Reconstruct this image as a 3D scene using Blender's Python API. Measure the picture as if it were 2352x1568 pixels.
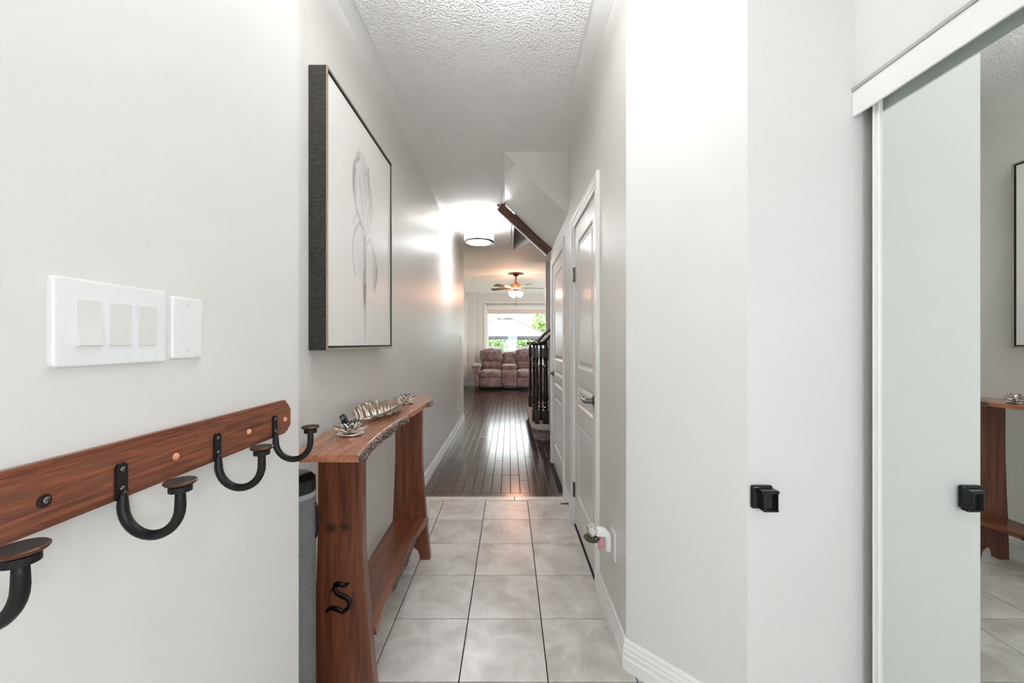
import bpy, bmesh, math, random
import numpy as np
from mathutils import Vector, Matrix, noise
random.seed(11)
PI = math.pi
SC = bpy.context.scene
C = SC.collection
for o in list(bpy.data.objects):
    bpy.data.objects.remove(o, do_unlink=True)

# ------------------------------------------------------------------ camera, world, exposure
F = 894.0; CX = 1170.0; CY = 788.0; H = 1.248          # focal length and vanishing point in photo pixels, eye height
cd = bpy.data.cameras.new('camera'); cam = bpy.data.objects.new('camera', cd); C.objects.link(cam)
cam.location = (0, 0, H); cam.rotation_euler = (PI/2, 0, 0)
cd.sensor_width = 36; cd.lens = F/2352*36; cd.shift_x = (1176-CX)/2352; cd.shift_y = (CY-784)/2352
cd.clip_start = 0.02; cd.clip_end = 200
SC.camera = cam

wd = bpy.data.worlds.new('overcast_sky'); SC.world = wd; wd.use_nodes = True
bg = wd.node_tree.nodes['Background']; bg.inputs[0].default_value = (0.93, 0.97, 1.0, 1); bg.inputs[1].default_value = 4.6
SC.view_settings.view_transform = 'Standard'; SC.view_settings.look = 'None'
SC.view_settings.gamma = 1.0; SC.view_settings.use_curve_mapping = False
SC.view_settings.exposure = 0.73
SC.cycles.max_bounces = 16; SC.cycles.diffuse_bounces = 12; SC.cycles.glossy_bounces = 6

def portal(loc, rot, sx, sy):                            # helps the renderer find the sky through an opening
    l = bpy.data.lights.new('sky_portal', 'AREA'); l.shape = 'RECTANGLE'; l.size = sx; l.size_y = sy
    l.cycles.is_portal = True
    o = bpy.data.objects.new('sky_portal', l); C.objects.link(o); o.location = loc; o.rotation_euler = rot
    return o
portal((0.27, 11.66, 1.69), (-PI/2, 0, 0), 1.95, 1.55)      # back window
portal((0.22, -3.26, 1.35), (PI/2, 0, 0), 0.62, 1.5)          # glazed door added behind the camera to let in daylight

portal((3.01, 9.3, 1.5), (0, PI/2, 0), 1.8, 2.6)             # side window added to light the living room

# ------------------------------------------------------------------ geometry of the place (metres)
XL = -0.597; XHL = -0.74; XR = 0.45; ZC = 2.718; YA = 1.50; YF = 1.21; XC = 0.74; XCL = 1.075; XM = 1.102
def P(px, py, Y): return Vector(((px-CX)*Y/F, Y, H-(py-CY)*Y/F))
def PX(px, py, X):
    Y = X*F/(px-CX); return Vector((X, Y, H-(py-CY)*Y/F))
def PZ(px, py, Z):
    Y = (H-Z)*F/(py-CY); return Vector(((px-CX)*Y/F, Y, Z))

# ------------------------------------------------------------------ materials
def lin(c):
    r = []
    for v in c:
        v /= 255.0
        r.append(v/12.92 if v <= 0.04045 else ((v+0.055)/1.055)**2.4)
    return (*r, 1)
MATS = {}
def mat(name, rgb=(200, 200, 200), rough=0.5, metal=0.0, bump=None, emit=None, trans=0.0, ior=1.45, coat=0.0, spec=0.5, vary=None, alpha=1.0):
    if name in MATS: return MATS[name]
    m = bpy.data.materials.new(name); m.use_nodes = True; MATS[name] = m
    nt = m.node_tree; b = nt.nodes['Principled BSDF']
    col = lin(rgb)
    b.inputs['Base Color'].default_value = col; b.inputs['Roughness'].default_value = rough
    b.inputs['Metallic'].default_value = metal; b.inputs['IOR'].default_value = ior
    b.inputs['Transmission Weight'].default_value = trans; b.inputs['Coat Weight'].default_value = coat
    b.inputs['Specular IOR Level'].default_value = spec; b.inputs['Alpha'].default_value = alpha
    tc = nt.nodes.new('ShaderNodeTexCoord')
    if vary:                                              # (scale, other rgb)
        n = nt.nodes.new('ShaderNodeTexNoise'); n.inputs['Scale'].default_value = vary[0]; n.inputs['Detail'].default_value = 6
        nt.links.new(tc.outputs['Object'], n.inputs['Vector'])
        r = nt.nodes.new('ShaderNodeValToRGB'); r.color_ramp.elements[0].position = 0.35; r.color_ramp.elements[1].position = 0.65
        r.color_ramp.elements[0].color = col; r.color_ramp.elements[1].color = lin(vary[1])
        nt.links.new(n.outputs[0], r.inputs[0]); nt.links.new(r.outputs[0], b.inputs['Base Color'])
    if bump:                                              # (scale, strength, distance)
        n = nt.nodes.new('ShaderNodeTexNoise'); n.inputs['Scale'].default_value = bump[0]; n.inputs['Detail'].default_value = 3
        nt.links.new(tc.outputs['Object'], n.inputs['Vector'])
        bp = nt.nodes.new('ShaderNodeBump'); bp.inputs['Strength'].default_value = bump[1]; bp.inputs['Distance'].default_value = bump[2]
        nt.links.new(n.outputs[0], bp.inputs['Height']); nt.links.new(bp.outputs[0], b.inputs['Normal'])
    if emit:
        b.inputs['Emission Color'].default_value = lin(emit[0]); b.inputs['Emission Strength'].default_value = emit[1]
    return m

def wood(name, dark, light, scale=(14, 14, 1.2), rough=0.35, coat=0.2, rnd=False, bump=0.15, knots=(), nscale=3.0, spec=0.5):
    if name in MATS: return MATS[name]
    m = bpy.data.materials.new(name); m.use_nodes = True; MATS[name] = m
    nt = m.node_tree; N = nt.nodes; L = nt.links; b = N['Principled BSDF']
    b.inputs['Roughness'].default_value = rough; b.inputs['Coat Weight'].default_value = coat
    b.inputs['Coat Roughness'].default_value = 0.15; b.inputs['Specular IOR Level'].default_value = spec
    tc = N.new('ShaderNodeTexCoord'); mp = N.new('ShaderNodeMapping'); mp.inputs['Scale'].default_value = scale
    src = tc.outputs['Object']
    if rnd:
        oi = N.new('ShaderNodeObjectInfo'); mul = N.new('ShaderNodeMath'); mul.operation = 'MULTIPLY'; mul.inputs[1].default_value = 37
        L.new(oi.outputs['Random'], mul.inputs[0])
        va = N.new('ShaderNodeVectorMath'); va.operation = 'ADD'; L.new(src, va.inputs[0]); L.new(mul.outputs[0], va.inputs[1]); src = va.outputs[0]
    L.new(src, mp.inputs['Vector'])
    n1 = N.new('ShaderNodeTexNoise'); n1.inputs['Scale'].default_value = nscale; n1.inputs['Detail'].default_value = 7; n1.inputs['Distortion'].default_value = 1.1
    L.new(mp.outputs[0], n1.inputs['Vector'])
    n2 = N.new('ShaderNodeTexNoise'); n2.inputs['Scale'].default_value = nscale*7; n2.inputs['Detail'].default_value = 4
    L.new(mp.outputs[0], n2.inputs['Vector'])
    mx = N.new('ShaderNodeMath'); mx.operation = 'MULTIPLY_ADD'; mx.inputs[1].default_value = 0.35
    L.new(n2.outputs[0], mx.inputs[0]); L.new(n1.outputs[0], mx.inputs[2])
    r = N.new('ShaderNodeValToRGB'); e = r.color_ramp.elements
    e[0].position = 0.5; e[0].color = lin(dark); e[1].position = 0.85; e[1].color = lin(light)
    L.new(mx.outputs[0], r.inputs[0]); out = r.outputs[0]
    for (kx, ky, kz, kr) in knots:
        vd = N.new('ShaderNodeVectorMath'); vd.operation = 'DISTANCE'; vd.inputs[1].default_value = (kx, ky, kz)
        L.new(tc.outputs['Object'], vd.inputs[0])
        kr_ = N.new('ShaderNodeMapRange'); kr_.inputs['From Min'].default_value = kr*0.5; kr_.inputs['From Max'].default_value = kr*2.4
        kr_.inputs['To Min'].default_value = 0.22; kr_.inputs['To Max'].default_value = 1.0
        L.new(vd.outputs['Value'], kr_.inputs['Value'])
        mm = N.new('ShaderNodeVectorMath'); mm.operation = 'SCALE'; L.new(out, mm.inputs[0]); L.new(kr_.outputs[0], mm.inputs['Scale']); out = mm.outputs[0]
    if rnd:
        hs = N.new('ShaderNodeHueSaturation'); rr = N.new('ShaderNodeMapRange'); rr.inputs['To Min'].default_value = 0.75; rr.inputs['To Max'].default_value = 1.3
        L.new(oi.outputs['Random'], rr.inputs['Value']); L.new(rr.outputs[0], hs.inputs['Value']); L.new(out, hs.inputs['Color']); out = hs.outputs[0]
    L.new(out, b.inputs['Base Color'])
    bp = N.new('ShaderNodeBump'); bp.inputs['Strength'].default_value = bump; bp.inputs['Distance'].default_value = 0.002
    L.new(mx.outputs[0], bp.inputs['Height']); L.new(bp.outputs[0], b.inputs['Normal'])
    return m

M_wall = mat('greige_wall_paint', (219, 217, 213), 0.42, bump=(160, 0.06, 0.002))
M_ceil = mat('flat_ceiling_paint', (244, 243, 241), 0.7)
M_white = mat('white_trim_paint', (236, 236, 234), 0.3)
M_door = mat('semi_gloss_door_paint', (226, 224, 221), 0.27)
M_whitewall = mat('white_return_wall_paint', (221, 220, 217), 0.4)
M_plastic = mat('white_plastic', (228, 229, 228), 0.3)
M_plastic2 = mat('ivory_rocker_plastic', (218, 218, 213), 0.3)
M_black = mat('gloss_black_plastic', (14, 14, 18), 0.12)
M_iron = mat('dark_bronze_iron', (38, 36, 36), 0.42, 0.6)
M_copper = mat('copper_rubbed_edge', (92, 62, 46), 0.35, 0.8)
M_steel = mat('satin_nickel', (126, 122, 117), 0.25, 1.0)
M_chrome = mat('polished_silver', (240, 238, 234), 0.16, 1.0)
M_petal = mat('brushed_silver_petal', (244, 242, 238), 0.1, 1.0)
M_silver = mat('champagne_silver', (216, 204, 190), 0.32, 1.0, bump=(90, 0.25, 0.003))
M_railwood = wood('stained_rail_wood', (84, 42, 26), (138, 78, 52), (60, 2.5, 60), 0.4, 0.15)
M_plug = mat('pale_wood_plug', (208, 146, 116), 0.5)
M_bark = mat('raw_bark_edge', (34, 21, 15), 0.28, bump=(80, 1.0, 0.012), vary=(60, (100, 70, 52)), coat=0.3)
M_grout = mat('dark_grout', (34, 31, 29), 0.9)
M_mirror = mat('old_mirror_silver', (236, 241, 238), 0.0, 1.0)
M_pine = wood('stained_pine_top', (132, 78, 52), (172, 110, 78), (26, 1.0, 26), 0.27, 0.25, nscale=2.0, spec=0.4, bump=0.04)
M_shelfwood = wood('stained_pine_shelf', (86, 46, 29), (124, 72, 47), (14, 1.0, 14), 0.35, 0.35, nscale=2.0)

# ------------------------------------------------------------------ helpers
def root_loc(p):
    v = Vector((0, 0, 0))
    while p: v += p.location; p = p.parent
    return v
def obj(name, bm, m, parent=None, smooth=False, autosm=None, local=False):
    me = bpy.data.meshes.new(name)
    if parent is not None and not local: bmesh.ops.translate(bm, verts=bm.verts, vec=-root_loc(parent))
    bmesh.ops.recalc_face_normals(bm, faces=bm.faces)
    if smooth or autosm:
        for f in bm.faces: f.smooth = True
    if autosm:
        for e in bm.edges:
            if len(e.link_faces) == 2 and e.calc_face_angle(0) > autosm: e.smooth = False
    bm.to_mesh(me); bm.free()
    me.materials.append(m)
    o = bpy.data.objects.new(name, me); C.objects.link(o)
    if parent: o.parent = parent
    return o
def tag(o, label=None, cat=None, group=None, kind=None):
    if label: o['label'] = label
    if cat: o['category'] = cat
    if group: o['group'] = group
    if kind: o['kind'] = kind
    return o
def thing(name, label, cat, loc, group=None, kind=None):
    o = bpy.data.objects.new(name, None); C.objects.link(o); o.location = loc; o.empty_display_size = 0.05
    return tag(o, label, cat, group, kind)
def struct(name, bm, m, label, cat, **k):
    return tag(obj(name, bm, m, **k), label, cat, kind='structure')
def dup(o, parent=None, loc=None):
    c = o.copy(); C.objects.link(c); c.parent = parent
    if loc is not None: c.location = loc
    for ch in o.children: dup(ch, c)
    return c
def new(): return bmesh.new()
def box(bm, x0, x1, y0, y1, z0, z1):
    vs = [bm.verts.new((x, y, z)) for x in (x0, x1) for y in (y0, y1) for z in (z0, z1)]
    for f in ((0, 1, 3, 2), (4, 6, 7, 5), (0, 4, 5, 1), (2, 3, 7, 6), (0, 2, 6, 4), (1, 5, 7, 3)): bm.faces.new([vs[i] for i in f])
    return vs
def bbox(bm, x0, x1, y0, y1, z0, z1, r=0.002, seg=2):    # bevelled box
    b2 = bmesh.new(); box(b2, x0, x1, y0, y1, z0, z1)
    bmesh.ops.bevel(b2, geom=b2.edges[:], offset=r, segments=seg, affect='EDGES', profile=0.5)
    merge(bm, b2)
def merge(bm, b2, mtx=None):
    if mtx is not None: bmesh.ops.transform(b2, matrix=mtx, verts=b2.verts)
    me = bpy.data.meshes.new('t'); b2.to_mesh(me); b2.free(); bm.from_mesh(me); bpy.data.meshes.remove(me)
def prism(bm, pts, axis, a, b):                           # polygon extruded along an axis
    def v(p, t):
        if axis == 'x': return (t, p[0], p[1])
        if axis == 'y': return (p[0], t, p[1])
        return (p[0], p[1], t)
    A = [bm.verts.new(v(p, a)) for p in pts]; B = [bm.verts.new(v(p, b)) for p in pts]
    bm.faces.new(A); bm.faces.new(B[::-1]); n = len(pts)
    for i in range(n): bm.faces.new((A[i], B[i], B[(i+1) % n], A[(i+1) % n]))
def loft(bm, rings, caps=True, closed=True):
    R = [[bm.verts.new(p) for p in r] for r in rings]; n = len(R[0])
    for a, b in zip(R, R[1:]):
        for i in range(n if closed else n-1): bm.faces.new((a[i], a[(i+1) % n], b[(i+1) % n], b[i]))
    if caps: bm.faces.new(R[0][::-1]); bm.faces.new(R[-1])
def lathe(bm, prof, c=(0, 0, 0), n=24, mtx=None):
    b2 = bmesh.new()
    rings = [[(r*math.cos(2*PI*i/n), r*math.sin(2*PI*i/n), z) for i in range(n)] for r, z in [(max(r, 1e-4), z) for r, z in prof]]
    loft(b2, rings)
    M = Matrix.Translation(c)
    if mtx is not None: M = M @ mtx
    merge(bm, b2, M)
def tube(bm, pts, r, n=8, flat=None, caps=True):
    pts = [Vector(p) for p in pts]; k = len(pts)
    rs = r if isinstance(r, (list, tuple)) else [r]*k
    T = [(pts[min(i+1, k-1)]-pts[max(i-1, 0)]).normalized() for i in range(k)]
    u = T[0].orthogonal().normalized(); rings = []
    for i in range(k):
        u = (u-T[i]*u.dot(T[i])).normalized(); w = T[i].cross(u)
        rings.append([pts[i]+(u*math.cos(2*PI*j/n)+w*math.sin(2*PI*j/n))*rs[i] for j in range(n)])
    loft(bm, rings, caps)
def bez(pts, n=20):                                       # catmull-rom through points
    pts = [Vector(p) for p in pts]; out = []; k = len(pts)-1
    for i in range(k):
        p0, p1, p2, p3 = pts[max(i-1, 0)], pts[i], pts[i+1], pts[min(i+2, k)]
        m = max(2, n//k)
        for j in range(m):
            t = j/m; out.append(0.5*((2*p1)+(p2-p0)*t+(2*p0-5*p1+4*p2-p3)*t*t+(3*p1-p0-3*p2+p3)*t**3))
    out.append(pts[-1]); return out
def softbox(bm, x0, x1, y0, y1, z0, z1, r=0.05, n=10, puff=0.0, wr=0.0, ws=9.0, seed=0):
    b2 = bmesh.new(); cx, cy, cz = (x0+x1)/2, (y0+y1)/2, (z0+z1)/2; h = Vector(((x1-x0)/2, (y1-y0)/2, (z1-z0)/2))
    bmesh.ops.create_cube(b2, size=2); bmesh.ops.subdivide_edges(b2, edges=b2.edges[:], cuts=n, use_grid_fill=True)
    r = min(r, min(h)*0.98)
    for v in b2.verts:
        s = v.co.copy(); p = Vector((s.x*h.x, s.y*h.y, s.z*h.z))
        q = Vector([max(-(h[i]-r), min(h[i]-r, p[i])) for i in range(3)])
        d = p-q
        if d.length > 1e-6: p = q+d.normalized()*r
        if puff:
            p.y += s.y*puff*(1-s.x**2)*(1-s.z**2); p.z += s.z*puff*(1-s.x**2)*(1-s.y**2); p.x += 0.5*s.x*puff*(1-s.y**2)*(1-s.z**2)
        if wr: p += Vector(s).normalized()*wr*noise.noise(Vector((p.x*ws*1.6+seed, p.y*ws, p.z*ws*0.8)))
        v.co = p+Vector((cx, cy, cz))
    merge(bm, b2)
def sweep(bm, path, prof, side=1):                        # profile (out, z) swept along a floor polyline with mitres; side=+1: outwards is to the left of travel
    path = [Vector((p[0], p[1])) for p in path]; k = len(path); rings = []
    for i in range(k):
        d0 = (path[i]-path[i-1]).normalized() if i > 0 else (path[1]-path[0]).normalized()
        d1 = (path[i+1]-path[i]).normalized() if i < k-1 else d0
        n0 = Vector((-d0.y, d0.x))*side; n1 = Vector((-d1.y, d1.x))*side
        nn = (n0+n1).normalized(); nn = nn/max(0.3, nn.dot(n0))
        rings.append([(path[i].x+nn.x*o, path[i].y+nn.y*o, z) for o, z in prof])
    loft(bm, rings)
def rrect(x0, x1, y0, y1, r, n=6):
    out = []
    for cx, cy, a0 in ((x1-r, y1-r, 0), (x0+r, y1-r, PI/2), (x0+r, y0+r, PI), (x1-r, y0+r, 1.5*PI)):
        for i in range(n+1):
            a = a0+PI/2*i/n; out.append((cx+r*math.cos(a), cy+r*math.sin(a)))
    return out

# ------------------------------------------------------------------ floor: tiles, threshold, planks
bm = new(); box(bm, -1.45, 3.0, -3.3, 11.75, -0.12, -0.006)
floor = struct('floor', bm, M_grout, 'hallway floor of grey tiles running into dark wood planks', 'floor')

def tile_mat():
    m = bpy.data.materials.new('mottled_grey_tile'); m.use_nodes = True; nt = m.node_tree; N = nt.nodes; L = nt.links; b = N['Principled BSDF']
    tc = N.new('ShaderNodeTexCoord'); oi = N.new('ShaderNodeObjectInfo')
    mu = N.new('ShaderNodeMath'); mu.operation = 'MULTIPLY'; mu.inputs[1].default_value = 53; L.new(oi.outputs['Random'], mu.inputs[0])
    va = N.new('ShaderNodeVectorMath'); va.operation = 'ADD'; L.new(tc.outputs['Object'], va.inputs[0]); L.new(mu.outputs[0], va.inputs[1])
    n = N.new('ShaderNodeTexNoise'); n.inputs['Scale'].default_value = 5.5; n.inputs['Detail'].default_value = 7; n.inputs['Roughness'].default_value = 0.62; n.inputs['Distortion'].default_value = 0.4
    L.new(va.outputs[0], n.inputs['Vector'])
    r = N.new('ShaderNodeValToRGB'); e = r.color_ramp.elements
    e[0].position = 0.3; e[0].color = lin((172, 166, 160)); e[1].position = 0.68; e[1].color = lin((222, 218, 214))
    L.new(n.outputs[0], r.inputs[0]); L.new(r.outputs[0], b.inputs['Base Color'])
    b.inputs['Roughness'].default_value = 0.28; b.inputs['Specular IOR Level'].default_value = 0.5
    n3 = N.new('ShaderNodeTexNoise'); n3.inputs['Scale'].default_value = 60; L.new(tc.outputs['Object'], n3.inputs['Vector'])
    bp = N.new('ShaderNodeBump'); bp.inputs['Strength'].default_value = 0.05; bp.inputs['Distance'].default_value = 0.002
    L.new(n3.outputs[0], bp.inputs['Height']); L.new(bp.outputs[0], b.inputs['Normal'])
    return m
M_tile = tile_mat()
piece_cache = {}
def piece(name, x0, x1, y0, y1, z0, z1, m, parent, bev=0.002):
    key = (name, round(x1-x0, 3), round(y1-y0, 3))
    if key not in piece_cache:
        bm = new(); bx, by = (x1-x0)/2, (y1-y0)/2; t = z1-z0
        rings = [[(-bx, -by, -t), (bx, -by, -t), (bx, by, -t), (-bx, by, -t)], [(-bx, -by, -bev), (bx, -by, -bev), (bx, by, -bev), (-bx, by, -bev)],
                 [(-bx+bev, -by+bev, 0), (bx-bev, -by+bev, 0), (bx-bev, by-bev, 0), (-bx+bev, by-bev, 0)]]
        loft(bm, rings)
        o = obj(name, bm, m, parent, local=True); piece_cache[key] = o.data
    else:
        o = bpy.data.objects.new(name, piece_cache[key]); C.objects.link(o); o.parent = parent
    o.location = ((x0+x1)/2, (y0+y1)/2, z1)
    return o
TP = 0.3303; g = 0.0022
for r in range(20):
    y1 = 3.086-TP*r; y0 = y1-TP
    if y1 < -3.1: break
    for c in range(-3, 3):
        x0 = 0.1433+TP*c; x1 = x0+TP
        lo = XHL+0.002; hi = XR-0.002 if y0 > YA else (0.53 if y0 > YA-0.12 else 1.14)
        if y1 < 1.1: lo = XL+0.002
        x0 = max(x0, lo); x1 = min(x1, hi)
        if x1-x0 < 0.02: continue
        piece('tile', x0+g, x1-g, y0+g, y1-g, -0.006, 0.0, M_tile, floor, 0.0009)
M_marble = mat('pale_marble_threshold', (206, 201, 194), 0.2, vary=(14, (222, 218, 212)))
piece('threshold_strip', XHL, 0.040, 3.088, 3.163, -0.006, 0.003, M_marble, floor, 0.003)
piece('threshold_strip', 0.043, XR, 3.088, 3.163, -0.006, 0.003, M_marble, floor, 0.003)
M_plank = wood('espresso_oak_plank', (30, 18, 15), (66, 44, 38), (10, 0.9, 10), 0.17, 0.0, rnd=True, bump=0.1, nscale=4.0, spec=0.85)
piece('edge_plank', XHL, XR, 3.166, 3.238, -0.006, 0.0, M_plank, floor, 0.0015)
rp = random.Random(5)
for k in range(-8, 25):
    x0 = -0.641+0.0813*k; x1 = x0+0.0813
    ys = 3.240
    if x1 < XHL+0.03: ys = 6.3
    elif x0 > XR-0.04: ys = 4.25
    if x0 < XHL < x1: piece('plank', XHL+0.001, x1-0.0009, 3.24, 6.298, -0.006, 0.0, M_plank, floor, 0.002)
    if x0 < XR < x1: x1 = min(x1, XR) if False else x1
    y = ys-(rp.random()*0.6 if ys < 3.5 else 0); y = max(y, ys) ; first = True
    while y < 11.58:
        Ln = rp.choice((0.45, 0.6, 0.75, 0.9, 1.05, 1.2))
        if first: Ln = rp.choice((0.3, 0.45, 0.6, 0.9, 1.05)); first = False
        e = min(11.59, y+Ln)
        piece('plank', x0+0.0009, x1-0.0009, y+0.0009, e-0.0009, -0.006, 0.0, M_plank, floor, 0.0036)
        y = e

# ------------------------------------------------------------------ walls
def wall(name, m, label, *boxes):
    bm = new()
    for b in boxes: box(bm, *b)
    return struct(name, bm, m, label, 'wall')
wall('wall_left', M_wall, 'light greige wall carrying the switch plates and coat rail', (XHL, XL, -3.2, 1.103, 0, ZC))
wall('wall_hall_left', M_wall, 'long pale greige hallway wall behind the framed flower picture', (XHL-0.12, XHL, -3.2, 6.28, 0, ZC), (-1.43, XHL-0.12, 6.16, 6.28, 0, ZC))
D1 = (2.01, 2.69); D2 = (3.21, 4.05); DH = 2.045
wall('wall_right', M_wall, 'grey hallway wall with two white panel doors', (XR, XR+0.12, YA, D1[0], 0, ZC), (XR, XR+0.12, D1[1], D2[0], 0, ZC), (XR, XR+0.12, D2[1], 4.2, 0, ZC),
     (XR, XR+0.12, D1[0], D1[1], DH, ZC), (XR, XR+0.12, D2[0], D2[1], DH, ZC), (XR+0.12, 3.0, 4.08, 4.2, 0, ZC), (XR+0.1, XR+0.12, D1[0], D1[1], 0, DH), (XR+0.1, XR+0.12, D2[0], D2[1], 0, DH))
bm = new(); prism(bm, [(XR, YA), (XC, YF), (XC+0.1, YF+0.1), (XR+0.12, YA+0.12)], 'z', 0, ZC)
struct('wall_angled', bm, M_whitewall, 'pale angled wall turning from the hallway to the closet', 'wall')
wall('wall_closet_return', M_whitewall, 'white return wall beside the mirrored closet door', (XC, 1.8, YF, YF+0.1, 0, ZC))
wall('wall_above_closet', M_whitewall, 'off white wall above the mirrored sliding door', (XCL, XCL+0.09, -3.2, YF, 2.03, ZC), (XCL, XCL+0.09, -3.2, -0.06, 0, 2.03), (1.72, 1.8, -3.2, YF, 0, ZC))
wall('wall_front', M_wall, 'entrance wall with the added glazed front door', (XHL, -0.53, -3.3, -3.2, 0, ZC), (0.97, 1.8, -3.3, -3.2, 0, ZC), (-0.53, 0.97, -3.3, -3.2, 2.3, ZC))
YB = 11.6
WX0, WX1, WZ0, WZ1 = -0.675, 1.22, 0.92, 2.40
wall('wall_back', M_wall, 'taupe living room wall around the picture window', (-1.43, WX0, YB, YB+0.14, 0, ZC), (WX1, 3.0, YB, YB+0.14, 0, ZC), (WX0, WX1, YB, YB+0.14, 0, WZ0), (WX0, WX1, YB, YB+0.14, WZ1, ZC))
wall('wall_chase', M_wall, 'narrow boxed wall chase left of the picture window', (-1.31, -1.015, 11.4, YB, 0, ZC))
wall('wall_living_left', M_wall, 'living room side wall past the end of the hallway', (-1.43, -1.31, 6.28, YB, 0, ZC))
wall('wall_living_right', M_wall, 'living room side wall past the stairs', (2.9, 3.0, 4.2, 8.0, 0, ZC), (2.9, 3.0, 10.6, YB, 0, ZC), (2.9, 3.0, 8.0, 10.6, 0, 0.6), (2.9, 3.0, 8.0, 10.6, 2.4, ZC))
wall('wall_stair_end', M_wall, 'wall end beyond the staircase', (0.655, 2.9, 7.0, 7.12, 0, ZC))

# ceiling with the stairwell opening
HX = 0.06
bm = new()
box(bm, -1.45, HX, -3.3, 11.75, ZC, ZC+0.08); box(bm, HX, 3.0, -3.3, 4.16, ZC, ZC+0.08); box(bm, HX, 3.0, 6.16, 11.75, ZC, ZC+0.08)
prism(bm, [(HX, 6.16), (0.62, 5.0), (3.0, 5.0), (3.0, 6.16)], 'z', ZC, ZC+0.08); box(bm, 0.62, 3.0, 4.16, 5.0, ZC, ZC+0.08)
ceil = struct('ceiling', bm, M_ceil, 'white ceiling with a smooth border along the walls', 'ceiling')
bm = new()
hole = [(HX, 4.16), (HX, 6.16), (0.62, 5.0), (0.62, 4.16)]
for a, b in zip(hole, hole[1:]+hole[:1]):
    d = Vector((b[0]-a[0], b[1]-a[1])); nn = Vector((d.y, -d.x)).normalized()*(-0.05)
    prism(bm, [a, b, (b[0]+nn.x, b[1]+nn.y), (a[0]+nn.x, a[1]+nn.y)], 'z', ZC+0.08, ZC+1.6)
box(bm, HX-0.05, 0.7, 4.1, 6.2, ZC+1.6, ZC+1.66)
struct('wall_stairwell', bm, M_wall, 'shaded stairwell wall above the ceiling opening', 'wall')
M_pop = mat('stippled_ceiling', (245, 244, 242), 0.8)
nt = M_pop.node_tree; N = nt.nodes; L = nt.links
tc = N.new('ShaderNodeTexCoord'); vo = N.new('ShaderNodeTexVoronoi'); vo.inputs['Scale'].default_value = 105; vo.feature = 'SMOOTH_F1'
nz = N.new('ShaderNodeTexNoise'); nz.inputs['Scale'].default_value = 130; nz.inputs['Detail'].default_value = 4
L.new(tc.outputs['Object'], vo.inputs['Vector']); L.new(tc.outputs['Object'], nz.inputs['Vector'])
ad = N.new('ShaderNodeMath'); ad.operation = 'SUBTRACT'; L.new(nz.outputs[0], ad.inputs[0]); L.new(vo.outputs['Distance'], ad.inputs[1])
bp = N.new('ShaderNodeBump'); bp.inputs['Strength'].default_value = 0.8; bp.inputs['Distance'].default_value = 0.008
L.new(ad.outputs[0], bp.inputs['Height']); L.new(bp.outputs[0], N['Principled BSDF'].inputs['Normal'])
bm = new()
box(bm, -0.52, 0.352, -3.1, 1.1, ZC-0.005, ZC); box(bm, -0.665, 0.352, 1.1, 2.93, ZC-0.005, ZC); box(bm, -0.665, -0.085, 2.93, 6.1, ZC-0.005, ZC); box(bm, -0.085, 0.02, 4.2, 6.1, ZC-0.005, ZC)
obj('stippled_field', bm, M_pop, ceil)['label'] = 'stippled plaster field of the ceiling'

# sloped soffit of the upper stair flight with its wood trim
SX, SY0, SY1, SZ = -0.044, 3.0, 4.11, 2.247
bm = new(); prism(bm, [(SX, ZC), (XR, ZC), (XR, SZ)], 'y', SY0, SY1)
struct('ceiling_soffit', bm, M_wall, 'sloped plaster soffit under the upper stair flight', 'soffit')
M_trimwood = wood('dark_stained_stair_trim', (58, 28, 16), (104, 58, 36), (3, 60, 3), 0.35, 0.3)
dirv = Vector((XR-SX, 0, SZ-ZC)).normalized(); nrm = Vector((dirv.z, 0, -dirv.x))   # down-left normal
t = thing('trim_1', 'dark brown moulded wood trim sloping along the stair soffit', 'trim', (SX, SY1, ZC), kind='structure')
A = Vector((SX-0.03, 0, ZC+0.005)); B = Vector((XR+0.0, 0, SZ-0.005))
def slope_strip(y0, y1, d0, d1, name, m):
    bm = new(); pts = [A+nrm*d0, B+nrm*d0, B+nrm*d1, A+nrm*d1]
    prism(bm, [(p.x, min(p.z, ZC)) for p in pts], 'y', y0, y1); return obj(name, bm, m, t)
for i, (ya, yb, da, db) in enumerate([(SY1, SY1+0.05, -0.005, 0.03), (SY1+0.012, SY1+0.05, 0.03, 0.044), (SY1+0.005, SY1+0.05, 0.044, 0.062), (SY1+0.018, SY1+0.05, 0.062, 0.078)]):
    slope_strip(ya, yb, da, db, 'moulding', M_trimwood)
slope_strip(SY1+0.02, SY1+0.06, 0.078, 0.086, 'white_edge', M_white)
bm = new(); box(bm, SX-0.085, SX, SY1, SY1+0.05, ZC-0.012, ZC); obj('end_return', bm, M_trimwood, t)

# baseboards
PROF = [(0, 0), (0.017, 0), (0.017, 0.045), (0.0135, 0.052), (0.0135, 0.062), (0.0155, 0.067), (0.012, 0.078), (0.0135, 0.084), (0.009, 0.096), (0.009, 0.104), (0.005, 0.112), (0, 0.112)]
def baseboard(name, path, side, label):
    bm = new(); sweep(bm, path, PROF, side); return struct(name, bm, M_white, label, 'baseboard')
CW = 0.068
baseboard('baseboard_hall_left', [(XHL, 1.12), (XHL, 6.28)], -1, 'white moulded baseboard along the long hallway wall')
baseboard('baseboard_left', [(XL, -3.1), (XL, 1.103), (XHL+0.02, 1.103)], -1, 'white moulded baseboard under the coat rail wall')
baseboard('baseboard_right', [(XR, D1[0]-CW), (XR, YA), (XC, YF), (1.07, YF)], -1, 'white moulded baseboard turning the angled wall corner')
baseboard('baseboard_between_doors', [(XR, D2[0]-CW), (XR, D1[1]+CW)], -1, 'short white baseboard between the two panel doors')
baseboard('baseboard_back', [(-1.245, 11.4), (-1.015, 11.4), (-1.015, YB), (2.9, YB)], -1, 'white baseboard on the living room window wall')

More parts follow.
